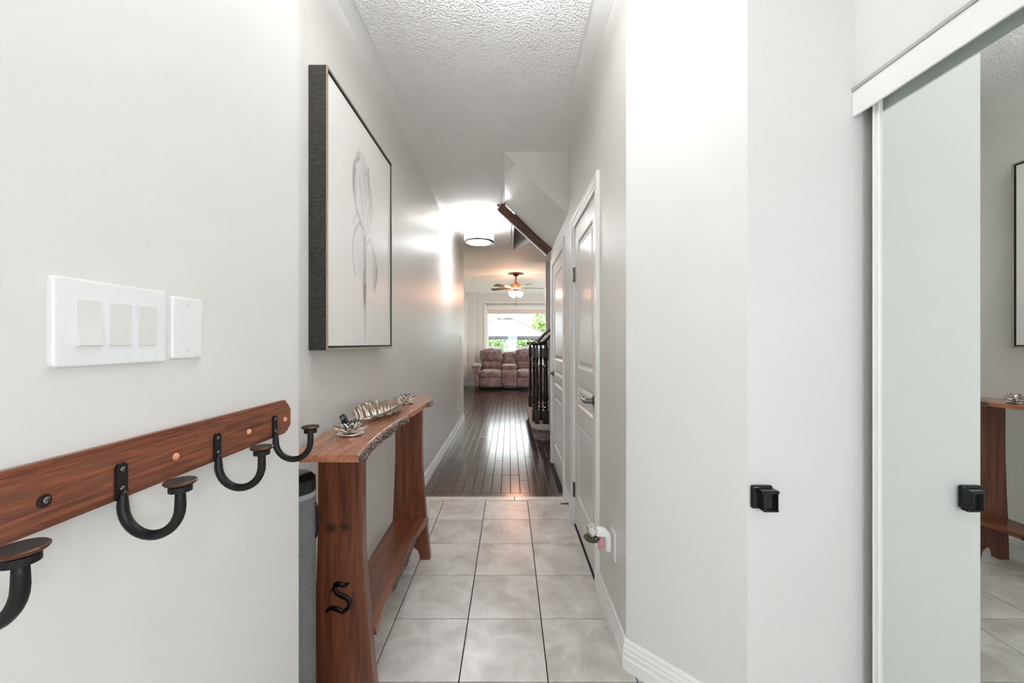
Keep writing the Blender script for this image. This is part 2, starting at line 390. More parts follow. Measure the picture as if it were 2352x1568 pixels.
# ------------------------------------------------------------------ panel doors
CPROF = [(0.0, 0.0), (0.0, 0.009), (0.010, 0.011), (0.014, 0.0135), (0.022, 0.0135), (0.026, 0.0105), (0.034, 0.0115), (0.046, 0.017), (0.064, 0.018), (0.068, 0.015), (0.068, 0.0)]
def casing_rings(a0, a1, z0, z1, put, k=1.0):            # moulded casing around three sides of an opening
    return [[put(a0-o*k, z0, d) for o, d in CPROF], [put(a0-o*k, z1+o*k, d) for o, d in CPROF], [put(a1+o*k, z1+o*k, d) for o, d in CPROF], [put(a1+o*k, z0, d) for o, d in CPROF]]
def casing(bm, y0, y1, z1, x):
    loft(bm, casing_rings(y0, y1, 0, z1, lambda a, z, d: (x-d, a, z)))
def frame_ring(bm, x, y0, y1, z0, z1, steps):             # nested mitred rings; steps: (inset, depth towards +x)
    def R(i, d): return [(x+d, y0+i, z0+i), (x+d, y1-i, z0+i), (x+d, y1-i, z1-i), (x+d, y0+i, z1-i)]
    loft(bm, [R(*s) for s in steps], caps=False)
    vs = [bm.verts.new(p) for p in R(*steps[-1])]; bm.faces.new(vs)
def panel_door(name, y0, y1, hinge_near, label):
    t = thing(name, label, 'door', (XR, (y0+y1)/2, 0), kind='structure')
    bm = new(); casing(bm, y0, y1, DH, XR); obj('casing', bm, M_white, t)
    xf = XR+0.004; a = y0+0.004; b = y1-0.004; z0 = 0.012; z1 = DH-0.004; st = 0.105
    panels = [(0.22, 0.735), (0.835, 0.985), (1.085, 1.925)]
    bm = new()
    box(bm, xf, xf+0.035, a, a+st, z0, z1); box(bm, xf, xf+0.035, b-st, b, z0, z1)
    zz = [z0]+[v for p in panels for v in p]+[z1]
    for i in range(0, len(zz), 2): box(bm, xf, xf+0.035, a+st, b-st, zz[i], zz[i+1])
    obj('door_leaf', bm, M_door, t)
    for p in panels:
        bm = new(); frame_ring(bm, xf, a+st, b-st, p[0], p[1], [(0, 0), (0.006, 0.004), (0.010, 0.010), (0.017, 0.012), (0.024, 0.012), (0.046, 0.003), (0.049, 0.003)])
        obj('door_panel', bm, M_door, t)
    yh = y0+0.002 if hinge_near else y1-0.002
    for z in (0.24, 1.72):
        bm = new()
        for q in range(3): lathe(bm, [(0.0065, z-0.05+q*0.034), (0.0065, z-0.05+q*0.034+0.031)], (XR-0.006, yh, 0), 10)
        box(bm, XR-0.003, XR+0.003, yh-0.012, yh+0.012, z-0.05, z+0.05)
        obj('hinge', bm, M_steel, t, autosm=0.7)
    s = -1 if hinge_near else 1
    yk = (y1-0.062) if hinge_near else (y0+0.062); zk = 0.94
    bm = new(); Rm = Matrix.Rotation(-PI/2, 4, 'Y')
    lathe(bm, [(0.033, -0.001), (0.033, 0.005), (0.027, 0.011), (0.014, 0.013), (0.012, 0.05)], (xf, yk, zk), 22, Rm)
    hd = obj('handle', bm, M_steel, t, autosm=0.6); hd['label'] = 'satin nickel lever handle'
    bm = new()
    pth = bez([(xf-0.048, yk-0.012*s, zk), (xf-0.052, yk+0.02*s, zk), (xf-0.05, yk+0.07*s, zk+0.002), (xf-0.044, yk+0.115*s, zk+0.004)], 12)
    tube(bm, pth, [0.011]*4+[0.0105]*4+[0.009]*(len(pth)-8), 10); obj('lever', bm, M_steel, hd, smooth=True)
    bm = new(); box(bm, XR, XR+0.1, y0-0.001, y0+0.003, 0, DH); box(bm, XR, XR+0.1, y1-0.003, y1+0.001, 0, DH); box(bm, XR, XR+0.1, y0, y1, DH-0.003, DH)
    obj('jamb', bm, M_white, t)
    return t
panel_door('door_1', D1[0], D1[1], False, 'white three panel door beside the plug-in air freshener')
panel_door('door_2', D2[0], D2[1], True, 'white three panel door under the sloped stair soffit')

# spring door stop between the doors
t = thing('door_stop', 'chrome door stop with white tip on short baseboard', 'door stop', (XR-0.017, 2.86, 0.07))
bm = new(); lathe(bm, [(0.010, 0), (0.010, 0.004), (0.006, 0.008), (0.005, 0.06)], (XR-0.0165, 2.86, 0.07), 12, Matrix.Rotation(-PI/2, 4, 'Y')); obj('rod', bm, M_steel, t, smooth=True)
bm = new(); lathe(bm, [(0.005, 0.058), (0.008, 0.060), (0.008, 0.070), (0.005, 0.073)], (XR-0.0165, 2.86, 0.07), 12, Matrix.Rotation(-PI/2, 4, 'Y')); obj('rubber_tip', bm, M_plastic, t, smooth=True)

# ------------------------------------------------------------------ mirrored sliding closet door
bm = new()
box(bm, XCL-0.009, XCL-0.002, -0.05, YF-0.001, 1.95, 2.027); box(bm, XCL-0.002, XCL+0.09, -0.05, YF-0.001, 2.019, 2.03)
struct('trim_2', bm, M_white, 'white metal header track above the mirrored sliding door', 'trim')
bm = new(); box(bm, XCL-0.013, XCL, -0.05, YF-0.001, 2.0275, 2.037); struct('trim_3', bm, mat('grey_caulk_bead', (170, 168, 165), 0.5), 'thin grey bead on top of the header track', 'trim')
t = thing('mirror_door', 'sliding closet door with full height mirror and slim white frame', 'mirror door', (XM, 0.55, 0))
ym0, ym1, zm0, zm1 = -0.04, 1.176, 0.018, 2.012
bm = new(); box(bm, XM, XM+0.004, ym0+0.015, ym1-0.018, zm0+0.02, zm1-0.003); obj('mirror_glass', bm, M_mirror, t)
for a, b in ((ym1-0.022, ym1), (ym0, ym0+0.022)):
    bm = new(); bbox(bm, XM-0.007, XM+0.016, a, b, zm0, zm1, 0.003); bbox(bm, XM-0.010, XM-0.005, a+(0.013 if a > 0.5 else 0.003), a+(0.018 if a > 0.5 else 0.008), zm0, zm1, 0.0015); obj('stile', bm, M_white, t)
bm = new(); box(bm, XM-0.005, XM+0.016, ym0+0.022, ym1-0.022, zm0, zm0+0.03); obj('bottom_rail', bm, M_white, t)
bm = new(); box(bm, XM-0.03, XM+0.06, -0.05, YF-0.002, 0.0, 0.016); struct('trim_4', bm, M_white, 'white metal floor track under the mirrored door', 'trim')

# black plastic catch on the return wall
t = thing('wall_catch', 'glossy black plastic catch on white return wall', 'catch', (0.779, YF, 0.774))
bm = new(); bbox(bm, 0.747, 0.812, YF-0.014, YF, 0.738, 0.810, 0.006, 3); obj('base_plate', bm, M_black, t, autosm=0.6)
bm = new()
pr = [(0.764, YF-0.012), (0.768, YF-0.034), (0.775, YF-0.038), (0.781, YF-0.027), (0.800, YF-0.027), (0.806, YF-0.038), (0.813, YF-0.034), (0.813, YF-0.012)]
prism(bm, pr, 'z', 0.742, 0.795); bbox(bm, 0.762, 0.814, YF-0.040, YF-0.012, 0.793, 0.803, 0.003); bbox(bm, 0.770, 0.816, YF-0.034, YF-0.012, 0.736, 0.744, 0.003)
obj('latch_body', bm, M_black, t)

# ------------------------------------------------------------------ switch plates and outlets
def plate_x(bm, x, s, y0, y1, z0, z1, d=0.006, bev=0.004):   # plate on a wall facing s along x
    xs = sorted((x, x+s*d)); bm2 = new(); box(bm2, xs[0], xs[1], y0, y1, z0, z1)
    bmesh.ops.bevel(bm2, geom=[e for e in bm2.edges if abs(e.verts[0].co.x-e.verts[1].co.x) > 1e-4], offset=0.005, segments=4, affect='EDGES', profile=0.5)
    es = [e for e in bm2.edges if all(abs(v.co.x-(x+s*d)) < 1e-6 for v in e.verts)]
    bmesh.ops.bevel(bm2, geom=es, offset=bev, segments=3, affect='EDGES', profile=0.6); merge(bm, bm2)
t = thing('switch_plate', 'wide white triple rocker light switch plate above the coat rail', 'light switch', (XL, 0.586, 1.276))
bm = new(); plate_x(bm, XL, 1, 0.5025, 0.669, 1.216, 1.3365, 0.008); obj('cover_plate', bm, M_plastic, t)
for i, (a, b, tilt) in enumerate(((0.529, 0.560, 1), (0.5725, 0.6035, -1), (0.6165, 0.6475, -1))):
    bm = new(); x = XL+0.008; zc = 1.276; hh = 0.0325
    box(bm, x, x+0.0012, a-0.0012, b+0.0012, zc-hh-0.0014, zc+hh+0.0014); fr = obj('rocker_frame', bm, M_plastic, t)
    bm = new(); lo, hi = (0.0062, 0.0016) if tilt > 0 else (0.0022, 0.0040)
    prism(bm, [(x+0.001, zc-hh), (x+lo, zc-hh+0.0015), (x+0.0025, zc), (x+hi, zc+hh-0.0015), (x+0.001, zc+hh)], 'y', a, b); obj('rocker', bm, M_plastic2, fr)
t = thing('blank_plate', 'small white blank wall plate next to the triple switch', 'wall plate', (XL, 0.715, 1.276))
bm = new(); plate_x(bm, XL, 1, 0.6815, 0.7505, 1.220, 1.332, 0.007, 0.005); obj('cover_plate', bm, M_plastic, t)
for z in (1.318, 1.236):
    bm = new(); lathe(bm, [(0.0032, 0), (0.0032, 0.0008), (0.001, 0.0014)], (XL+0.0068, 0.7165, z), 12, Matrix.Rotation(PI/2, 4, 'Y')); obj('screw', bm, M_plastic2, t)
def outlet(loc_y, z, label, sw=False):
    t = thing('switch_plate' if sw else 'outlet_plate', label, 'light switch' if sw else 'outlet', (XHL, loc_y, z))
    bm = new(); plate_x(bm, XHL, 1, loc_y-0.036, loc_y+0.036, z-0.059, z+0.059, 0.007); obj('cover_plate', bm, M_plastic, t)
    for dz in ((0,) if sw else (0.02, -0.02)):
        bm = new(); h2 = 0.03 if sw else 0.014; box(bm, XHL+0.006, XHL+0.0095, loc_y-0.015, loc_y+0.015, z+dz-h2, z+dz+h2); obj('rocker' if sw else 'socket', bm, M_plastic2, t)
outlet(5.93, 1.30, 'white light switch at the far end of the hallway wall', True)
outlet(5.58, 0.36, 'low white outlet plate on hallway wall, nearer the picture')
outlet(6.02, 0.37, 'low white outlet plate under the far light switch')

# outlet and plug-in air freshener on the right wall
yo, zo = 1.68, 0.381
t = thing('outlet_plate', 'white outlet plate holding the plug-in air freshener', 'outlet', (XR, yo, zo))
bm = new(); plate_x(bm, XR, -1, yo-0.038, yo+0.038, zo-0.060, zo+0.060, 0.006); obj('cover_plate', bm, M_plastic, t)
bm = new(); box(bm, XR-0.008, XR-0.005, yo-0.017, yo+0.017, zo-0.045, zo+0.035); obj('socket', bm, M_plastic2, t)
t = thing('air_freshener', 'white plug-in air freshener with flower cup and pink vial', 'air freshener', (XR-0.02, yo, zo))
Mw = mat('white_freshener_plastic', (240, 238, 236), 0.35)
bm = new()
pth = bez([(XR-0.022, yo, zo-0.028), (XR-0.022, yo, zo+0.01), (XR-0.03, yo, zo+0.042), (XR-0.056, yo, zo+0.055), (XR-0.075, yo, zo+0.052)], 16)
tube(bm, pth, [0.0135]*6+[0.016]*4+[0.021]*(len(pth)-10), 12); obj('plug_body', bm, Mw, t, smooth=True)
bm = new(); lathe(bm, [(0.010, 0.01), (0.022, 0.012), (0.024, 0.03), (0.019, 0.036), (0.010, 0.037)], (XR-0.062, yo, zo+0.031), 18); obj('cap', bm, Mw, t, autosm=0.6)
bm = new(); lathe(bm, [(0.007, -0.026), (0.010, -0.025), (0.0135, -0.005), (0.017, 0.016), (0.017, 0.03), (0.008, 0.034)], (XR-0.058, yo, zo+0.004), 18)
obj('scent_vial', bm, mat('pink_scented_oil', (246, 184, 204), 0.08, trans=0.75, ior=1.33), t, smooth=True)['label'] = 'translucent pink scent vial'
fx, fz = XR-0.094, zo+0.028
bm = new(); lathe(bm, [(0.005, -0.012), (0.028, -0.010), (0.036, 0.001), (0.035, 0.003), (0.026, -0.005), (0.004, -0.007)], (fx, yo, fz), 22); obj('dish', bm, mat('dark_green_dish', (36, 44, 22), 0.15, vary=(30, (82, 88, 46))), t, smooth=True)['label'] = 'dark green dish under the flower'
def petal_mesh(L, Wd, curl, thick=0.0012, nl=7, nw=4):
    bm = new(); g_ = []
    for i in range(nl+1):
        s = i/nl; w = Wd*math.sin(PI*min(1, s*0.86+0.10))**0.8*(1 if i < nl else 0.06)
        row = []
        for j in range(nw+1):
            q = (j/nw-0.5)*2
            row.append(bm.verts.new((s*L*math.cos(curl*s), q*w*0.5, s*L*math.sin(curl*s)+0.22*w*q*q)))
        g_.append(row)
    for i in range(nl):
        for j in range(nw): bm.faces.new((g_[i][j], g_[i+1][j], g_[i+1][j+1], g_[i][j+1]))
    bmesh.ops.solidify(bm, geom=bm.faces[:], thickness=thick); return bm
def petals(parent, m, center, rings, name='petal', soft=False):
    c = Vector(center)-root_loc(parent)
    for (num, L, Wd, elev, curl, off, r0, z0) in rings:
        base = None
        for k in range(num):
            if base is None:
                o = obj(name, petal_mesh(L, Wd, curl), m, parent, smooth=soft, autosm=None if soft else 0.9, local=True); base = o.data
            else:
                o = bpy.data.objects.new(name, base); C.objects.link(o); o.parent = parent
            a = 2*PI*(k+off)/num
            o.location = c+Vector((r0*math.cos(a), r0*math.sin(a), z0)); o.rotation_euler = (0, -elev, a)
petals(t, Mw, (fx, yo, fz), [(9, 0.052, 0.028, 0.62, 0.45, 0.0, 0.004, 0.002), (7, 0.056, 0.026, 1.05, 0.2, 0.5, 0.004, 0.004)])

# ------------------------------------------------------------------ coat rail with hooks
t = thing('coat_rail', 'stained wood coat rail with dark bronze ball-end hooks', 'coat rack', (XL, 0.64, 1.012))
def rail_poly(d): return [(0.22+d, 1.013+d), (1.018-d*0.6, 1.013+d), (1.036-d, 1.035), (1.036-d, 1.076), (1.020-d*0.6, 1.099-d), (0.22+d, 1.099-d)]
bm = new()
for x0, x1, d in ((XL, XL+0.010, 0), (XL+0.010, XL+0.014, 0.005), (XL+0.014, XL+0.018, 0.007), (XL+0.018, XL+0.022, 0.013)):
    pts = rail_poly(d)
    if d: pts = [(p[0], max(p[1], 1.0145)) if p[1] < 1.03 else p for p in pts]
    prism(bm, pts, 'x', x0, x1)
obj('board', bm, M_railwood, t)
xf = XL+0.022
for i, y in enumerate((0.387, 0.575, 0.764, 0.951)):
    xe = -0.486; cxx = (xf+0.004+xe)/2; rr = (xe-xf-0.004)/2; zc = 1.008
    bm = new()
    pts = [(xf+0.004, y, 1.030), (xf+0.004, y, 1.02)]+[(cxx-rr*math.cos(a), y, zc-rr*math.sin(a)*1.02) for a in [PI*j/16 for j in range(17)]]+[(xe, y, 1.020), (xe, y, 1.034)]
    tube(bm, pts, [0.0045, 0.006]+[0.0072]*17+[0.0068, 0.006], 12)
    hk = obj('hook', bm, M_iron, t, smooth=True)
    bm = new(); prism(bm, [(y-0.0085, 1.018), (y+0.0085, 1.018), (y+0.0085, 1.066), (y+0.005, 1.071), (y-0.005, 1.071), (y-0.0085, 1.066)], 'x', xf, xf+0.0035); obj('plate', bm, M_iron, hk)
    bm = new(); lathe(bm, [(0.009, 1.028), (0.0145, 1.030), (0.0145, 1.038), (0.011, 1.040), (0.019, 1.041), (0.0205, 1.043), (0.0205, 1.0445), (0.019, 1.046), (0.016, 1.0462), (0.002, 1.0455)], (xe, y, 0), 28); kb = obj('knob', bm, M_iron, hk, autosm=0.5)
    bm = new(); lathe(bm, [(0.0203, 1.0425), (0.0209, 1.0432), (0.0209, 1.0445), (0.0203, 1.0452)], (xe, y, 0), 28)
    kb.data.materials.append(M_copper)
    for p in kb.data.polygons:
        if abs(p.normal.z) < 0.8 and 1.0415 < p.center.z+kb.matrix_basis.translation.z+root_loc(hk).z < 1.047: p.material_index = 1
    bm.free()
    for z in (1.062, 1.034):
        bm = new(); lathe(bm, [(0.0042, 0), (0.0038, 0.0016), (0.001, 0.0024)], (xf+0.0033, y, z), 12, Matrix.Rotation(PI/2, 4, 'Y')); obj('screw', bm, M_steel, hk, smooth=True)
for y in (0.670, 0.858, 0.997):
    bm = new(); lathe(bm, [(0.0062, 0), (0.0062, 0.002), (0.0045, 0.0042), (0.001, 0.005)], (xf-0.0005, y, 1.053), 14, Matrix.Rotation(PI/2, 4, 'Y')); obj('plug', bm, M_plug, t, smooth=True)
bm = new(); lathe(bm, [(0.0085, 0), (0.0085, 0.0004), (0.0075, 0.0006), (0.0005, 0.0004)], (xf, 0.481, 1.053), 16, Matrix.Rotation(PI/2, 4, 'Y')); hl = obj('screw_hole', bm, mat('dark_countersunk_hole', (40, 22, 14), 0.7), t)
bm = new(); lathe(bm, [(0.0046, 0), (0.004, 0.0012), (0.001, 0.0018)], (xf+0.0006, 0.483, 1.0535), 12, Matrix.Rotation(PI/2, 4, 'Y')); obj('screw', bm, M_steel, hl, smooth=True)

# ------------------------------------------------------------------ framed flower picture
FY0, FY1, FZ0, FZ1 = 1.432, 2.228, 1.222, 2.272; FX = -0.672
t = thing('framed_picture', 'deep dark framed print of a pale grey iris flower', 'picture', (XHL, (FY0+FY1)/2, FZ0))
M_frame = wood('distressed_black_frame', (16, 14, 13), (62, 56, 48), (30, 60, 90), 0.55, 0.05, nscale=2.0, bump=0.6)
M_lip = mat('champagne_frame_lip', (176, 166, 150), 0.4, 0.5)
FW = 0.012
for (y0, y1, z0, z1) in ((FY0, FY0+FW, FZ0, FZ1), (FY1-FW, FY1, FZ0, FZ1), (FY0+FW, FY1-FW, FZ0, FZ0+FW), (FY0+FW, FY1-FW, FZ1-FW, FZ1)):
    bm = new(); box(bm, XHL+0.002, FX, y0, y1, z0, z1); obj('frame_board', bm, M_frame, t)
bm = new()
frame_pts = lambda i, x: [(x, FY0+i, FZ0+i), (x, FY1-i, FZ0+i), (x, FY1-i, FZ1-i), (x, FY0+i, FZ1-i)]
loft(bm, [frame_pts(-0.0006, FX-0.002), frame_pts(0.0, FX+0.002), frame_pts(0.007, FX+0.002), frame_pts(0.009, FX-0.002), frame_pts(0.0095, FX-0.006)], caps=False); obj('lip', bm, M_lip, t)
# printed canvas: ink tone stored per vertex of a fine grid
nu, nv = 170, 220; cy0, cy1, cz0, cz1 = FY0+FW+0.004, FY1-FW-0.004, FZ0+FW+0.004, FZ1-FW-0.004
U, V = np.meshgrid(np.linspace(0, 1, nu), np.linspace(0, 1, nv)); asp = (cz1-cz0)/(cy1-cy0)
ink = np.zeros_like(U); white = np.zeros_like(U)
def stroke(pts, w0, w1, dark, soft=1.0, tgt=None):
    global ink
    pp = [(p.x, p.y) for p in bez([(a, b, 0) for a, b in pts], 24)]; best = np.zeros_like(U); n = len(pp)-1
    for i in range(n):
        (a, b), (c, d) = pp[i], pp[i+1]; dx, dy = c-a, (d-b)*asp; L2 = dx*dx+dy*dy+1e-9
        tt = np.clip(((U-a)*dx+(V-b)*asp*dy)/L2, 0, 1); ds = np.hypot(U-a-tt*dx, (V-b)*asp-tt*dy)
        f = (i+tt)/n; w = w0+(w1-w0)*f
        best = np.maximum(best, np.exp(-(ds/w)**2*soft)*(1-0.45*f))
    ink = ink+dark*best*(1-0.5*ink)
def wash(cx, cy, rx, ry, dark, rot=0.0):
    global ink
    dx = U-cx; dy = (V-cy)*asp; c, s = math.cos(rot), math.sin(rot)
    d = np.hypot((dx*c+dy*s)/rx, (-dx*s+dy*c)/ry)
    ink = ink+dark*np.clip(1.15-d, 0, 1)**0.6*(d < 1.15)
wash(0.46, 0.70, 0.14, 0.22, 0.05); wash(0.47, 0.77, 0.09, 0.11, 0.05); wash(0.34, 0.72, 0.035, 0.10, 0.09, -0.1); wash(0.575, 0.70, 0.035, 0.12, 0.07, 0.15); wash(0.40, 0.43, 0.08, 0.17, 0.05, 0.2); wash(0.67, 0.37, 0.05, 0.12, 0.10, -0.3); wash(0.49, 0.30, 0.03, 0.14, 0.10)
stroke([(0.40, 0.83), (0.33, 0.78), (0.31, 0.70), (0.34, 0.62), (0.42, 0.55)], 0.016, 0.010, 0.30)
stroke([(0.34, 0.76), (0.325, 0.69), (0.355, 0.63)], 0.014, 0.008, 0.28)
stroke([(0.36, 0.83), (0.43, 0.86), (0.50, 0.82), (0.545, 0.80)], 0.012, 0.010, 0.14)
stroke([(0.55, 0.83), (0.565, 0.76), (0.60, 0.70), (0.615, 0.63), (0.56, 0.54)], 0.014, 0.009, 0.24)
stroke([(0.52, 0.80), (0.55, 0.74), (0.54, 0.68)], 0.02, 0.01, 0.16)
stroke([(0.40, 0.74), (0.44, 0.66), (0.47, 0.55), (0.49, 0.47)], 0.012, 0.012, 0.12)
stroke([(0.47, 0.80), (0.50, 0.70), (0.50, 0.58)], 0.018, 0.01, 0.09)
stroke([(0.58, 0.66), (0.54, 0.60), (0.51, 0.50)], 0.010, 0.012, 0.15)
stroke([(0.47, 0.53), (0.40, 0.54), (0.33, 0.48), (0.305, 0.40), (0.34, 0.31)], 0.010, 0.012, 0.26)
stroke([(0.43, 0.55), (0.37, 0.58), (0.31, 0.52)], 0.012, 0.012, 0.16)
stroke([(0.44, 0.52), (0.47, 0.44), (0.46, 0.38)], 0.008, 0.012, 0.16)
stroke([(0.52, 0.47), (0.58, 0.50), (0.66, 0.44), (0.71, 0.36), (0.66, 0.27)], 0.010, 0.022, 0.20)
stroke([(0.70, 0.37), (0.69, 0.32), (0.65, 0.28)], 0.022, 0.016, 0.26)
stroke([(0.63, 0.46), (0.66, 0.38), (0.63, 0.32)], 0.010, 0.012, 0.16)
stroke([(0.49, 0.50), (0.495, 0.40), (0.495, 0.30), (0.492, 0.20)], 0.014, 0.022, 0.36)
stroke([(0.475, 0.34), (0.465, 0.28), (0.48, 0.20)], 0.010, 0.010, 0.24)
stroke([(0.492, 0.27), (0.492, 0.18), (0.497, 0.10), (0.497, 0.02)], 0.026, 0.008, 0.30)
ink = np.clip(ink*1.75, 0, 0.85)
verts = [(FX-0.005, cy0+(cy1-cy0)*u, cz0+(cz1-cz0)*v) for u, v in zip(U.ravel(), V.ravel())]
rl = root_loc(t); verts = [(a-rl.x, b-rl.y, c-rl.z) for a, b, c in verts]
faces = [(j*nu+i, j*nu+i+1, (j+1)*nu+i+1, (j+1)*nu+i) for j in range(nv-1) for i in range(nu-1)]
me = bpy.data.meshes.new('canvas'); me.from_pydata(verts, [], faces)
ca = me.color_attributes.new('ink', 'FLOAT_COLOR', 'POINT'); base = np.array(lin((234, 231, 228))[:3]); dk = np.array(lin((96, 96, 100))[:3])
a = ink.ravel()[:, None]; cols = np.ones((nu*nv, 4), dtype=np.float32); cols[:, :3] = base*(1-a)+dk*a
ca.data.foreach_set('color', cols.ravel())
mm = bpy.data.materials.new('printed_canvas'); mm.use_nodes = True; an = mm.node_tree.nodes.new('ShaderNodeVertexColor'); an.layer_name = 'ink'
mm.node_tree.links.new(an.outputs[0], mm.node_tree.nodes['Principled BSDF'].inputs['Base Color']); mm.node_tree.nodes['Principled BSDF'].inputs['Roughness'].default_value = 0.3
me.materials.append(mm); o = bpy.data.objects.new('canvas', me); C.objects.link(o); o.parent = t
o['label'] = 'off white canvas print of a pale grey iris'
bm = new(); box(bm, XHL+0.006, FX-0.008, FY0+FW, FY1-FW, FZ0+FW, FZ1-FW); obj('backing', bm, M_frame, t)

# ------------------------------------------------------------------ live-edge console table
TZ = 0.9206
t = thing('console_table', 'narrow live edge console table in reddish brown stained pine', 'table', (-0.57, 1.80, 0))
tl = Vector((-0.57, 1.80, 0))
M_leg = wood('stained_pine_leg', (74, 39, 25), (124, 71, 46), (18, 18, 0.9), 0.36, 0.3, nscale=2.2,
             knots=[(-0.612-tl.x, 1.336-tl.y, 0.612, 0.011), (-0.566-tl.x, 1.336-tl.y, 0.618, 0.009), (-0.553-tl.x, 2.262-tl.y, 0.70, 0.010), (-0.60-tl.x, 2.262-tl.y, 0.69, 0.006)])
front = [(1.139, -0.443), (1.278, -0.464), (1.49, -0.474), (1.63, -0.4745), (1.8135, -0.4666), (1.986, -0.460), (2.115, -0.4555), (2.26, -0.462), (2.36, -0.484), (2.447, -0.502)]
back = [(1.139, -0.642), (1.28, -0.660), (1.42, -0.683), (1.70, -0.675), (2.06, -0.671), (2.25, -0.676), (2.447, -0.662)]
def interp(tab, y):
    for (a, b), (c, d) in zip(tab, tab[1:]):
        if y <= c: return b+(d-b)*(y-a)/(c-a)
    return tab[-1][1]
def slab(name, fr, bk, y0, y1, z0, z1, m, n=70, bev=0.0, seed=0.0, amp=0.002):
    bm = new(); rings = []
    for i in range(n+1):
        y = y0+(y1-y0)*i/n; w = amp*noise.noise(Vector((y*22, seed, 0)))
        xf_ = interp(fr, y)+w; xb = interp(bk, y)+amp*noise.noise(Vector((y*22, seed+9, 3)))
        rings.append([(xb, y, z0), (xf_+bev, y, z0), (xf_+bev*0.6, y, (z0+z1)/2), (xf_, y, z1-0.001), (xf_-0.002, y, z1), (xb+0.001, y, z1)])
    loft(bm, rings); o = obj(name, bm, m, t); return o
top = slab('table_top', front, back, 1.139, 2.447, TZ-0.021, TZ, M_pine, bev=0.004)
def bark(name, fr, y0, y1, z0, z1, out, parent, n, seed, sgn=1):
    bm = new(); rings = []; m = 7
    for i in range(n+1):
        y = y0+(y1-y0)*i/n; x0 = interp(fr, y); end = min(1, 12*min(i/n, 1-i/n)+0.25); r = []
        for j in range(m):
            q = j/(m-1); z = z1-(z1-z0)*q
            o_ = out*end*(0.15+0.85*q)*(0.55+0.9*abs(noise.noise(Vector((y*30, z*150, seed))))+0.28*noise.noise(Vector((y*75, z*240, seed+4))))
            r.append((x0+sgn*(0.001+o_), y, z+0.003*noise.noise(Vector((y*70, q*5, seed)))*(q > 0.2)))
        r += [(x0-sgn*0.006, y, z0), (x0-sgn*0.006, y, z1)]; rings.append(r)
    loft(bm, rings); return obj(name, bm, M_bark, parent, smooth=True)
bark('bark_edge', front, 1.140, 1.80, TZ-0.027, TZ-0.004, 0.020, top, 260, 1.0)['label'] = 'glossy rough bark strip'
bark('bark_edge', front, 2.16, 2.446, TZ-0.027, TZ-0.001, 0.020, top, 120, 7.0)
bark('bark_edge', back, 1.140, 2.446, TZ-0.024, TZ-0.003, 0.008, top, 260, 3.0, -1)
def leg(y0):
    # outline in X-Z: narrow at the top, flared to the foot, arch cut between two feet
    R = [(-0.507, TZ-0.0205), (-0.507, 0.72), (-0.506, 0.55), (-0.497, 0.42), (-0.486, 0.30), (-0.474, 0.15), (-0.458, 0.0)]
    Lf = [(-0.680, 0.0), (-0.676, 0.12), (-0.672, 0.25), (-0.664, 0.42), (-0.658, 0.60), (-0.657, TZ-0.0205)]
    arch = [(-0.515, 0.0), (-0.520, 0.03), (-0.530, 0.055), (-0.548, 0.068), (-0.569, 0.072), (-0.590, 0.068), (-0.608, 0.055), (-0.620, 0.03), (-0.625, 0.0)]
    bm = new(); prism(bm, R+arch+Lf, 'y', y0, y0+0.04)
    return obj('leg', bm, M_leg, t)
leg(1.338); leg(2.245)
sf = [(1.378, -0.472), (1.43, -0.475), (1.54, -0.488), (1.83, -0.4897), (2.016, -0.498), (2.12, -0.485), (2.245, -0.468)]
sb = [(1.378, -0.652), (1.73, -0.652), (1.85, -0.656), (2.245, -0.664)]
sh = slab('shelf', sf, sb, 1.378, 2.245, 0.216, 0.24, M_shelfwood, seed=5, bev=0.002)
bark('bark_edge', sf, 1.62, 2.05, 0.212, 0.237, 0.012, sh, 160, 12.0)
bark('bark_edge', sb, 1.40, 2.24, 0.212, 0.237, 0.010, sh, 200, 15.0, -1)
def S(cx, cy): p = P(660+cx/2.2147, 860+cy/2.2147, 1.335); return p
bm = new(); Ms = mat('forged_iron_letter', (34, 32, 32), 0.3, 0.8)
def ribbon(pts, ws):
    pp = bez([S(*p) for p in pts], 24); n = len(pp); rs = [ws[0]+(ws[1]-ws[0])*math.sin(PI*i/(n-1)) for i in range(n)]; b2 = new(); tube(b2, pp, rs, 8)
    for v in b2.verts: v.co.y = 1.335+(v.co.y-1.335)*0.5
    merge(bm, b2)
ribbon([(316, 1058), (292, 1072), (262, 1066), (240, 1076), (236, 1096)], (0.002, 0.0092))
ribbon([(222, 1106), (240, 1082), (246, 1106), (272, 1124), (300, 1136), (316, 1158), (306, 1192), (276, 1220)], (0.002, 0.0096))
ribbon([(194, 1212), (212, 1192), (240, 1190), (262, 1198), (284, 1204), (306, 1186)], (0.002, 0.0092))
obj('monogram', bm, Ms, t, smooth=True)['label'] = 'forged dark metal blackletter S'

# ------------------------------------------------------------------ things on the table
def lotus(loc, label, rot):
    t = thing('lotus_bowl', label, 'bowl', loc, 'silver lotus bowls on the console table')
    bm = new(); lathe(bm, [(0.030, 0.0), (0.038, 0.0), (0.046, 0.006), (0.044, 0.008), (0.02, 0.005), (0.001, 0.005)], loc, 28); obj('base', bm, M_chrome, t, smooth=True)
    petals(t, M_petal, (loc[0], loc[1], loc[2]+0.004), [(10, 0.058, 0.028, 0.24, 0.30, rot, 0.014, 0.0), (9, 0.050, 0.025, 0.62, 0.35, rot+0.4, 0.012, 0.003), (7, 0.040, 0.020, 0.95, 0.3, rot, 0.010, 0.006)], soft=True)
    return t
lotus((-0.568, 1.392, TZ+0.0005), 'silver lotus bowl with a small black gadget in it', 0.1)
lotus((-0.566, 2.12, TZ+0.0005), 'empty silver lotus bowl near the bark-edged end of console table', 0.3)
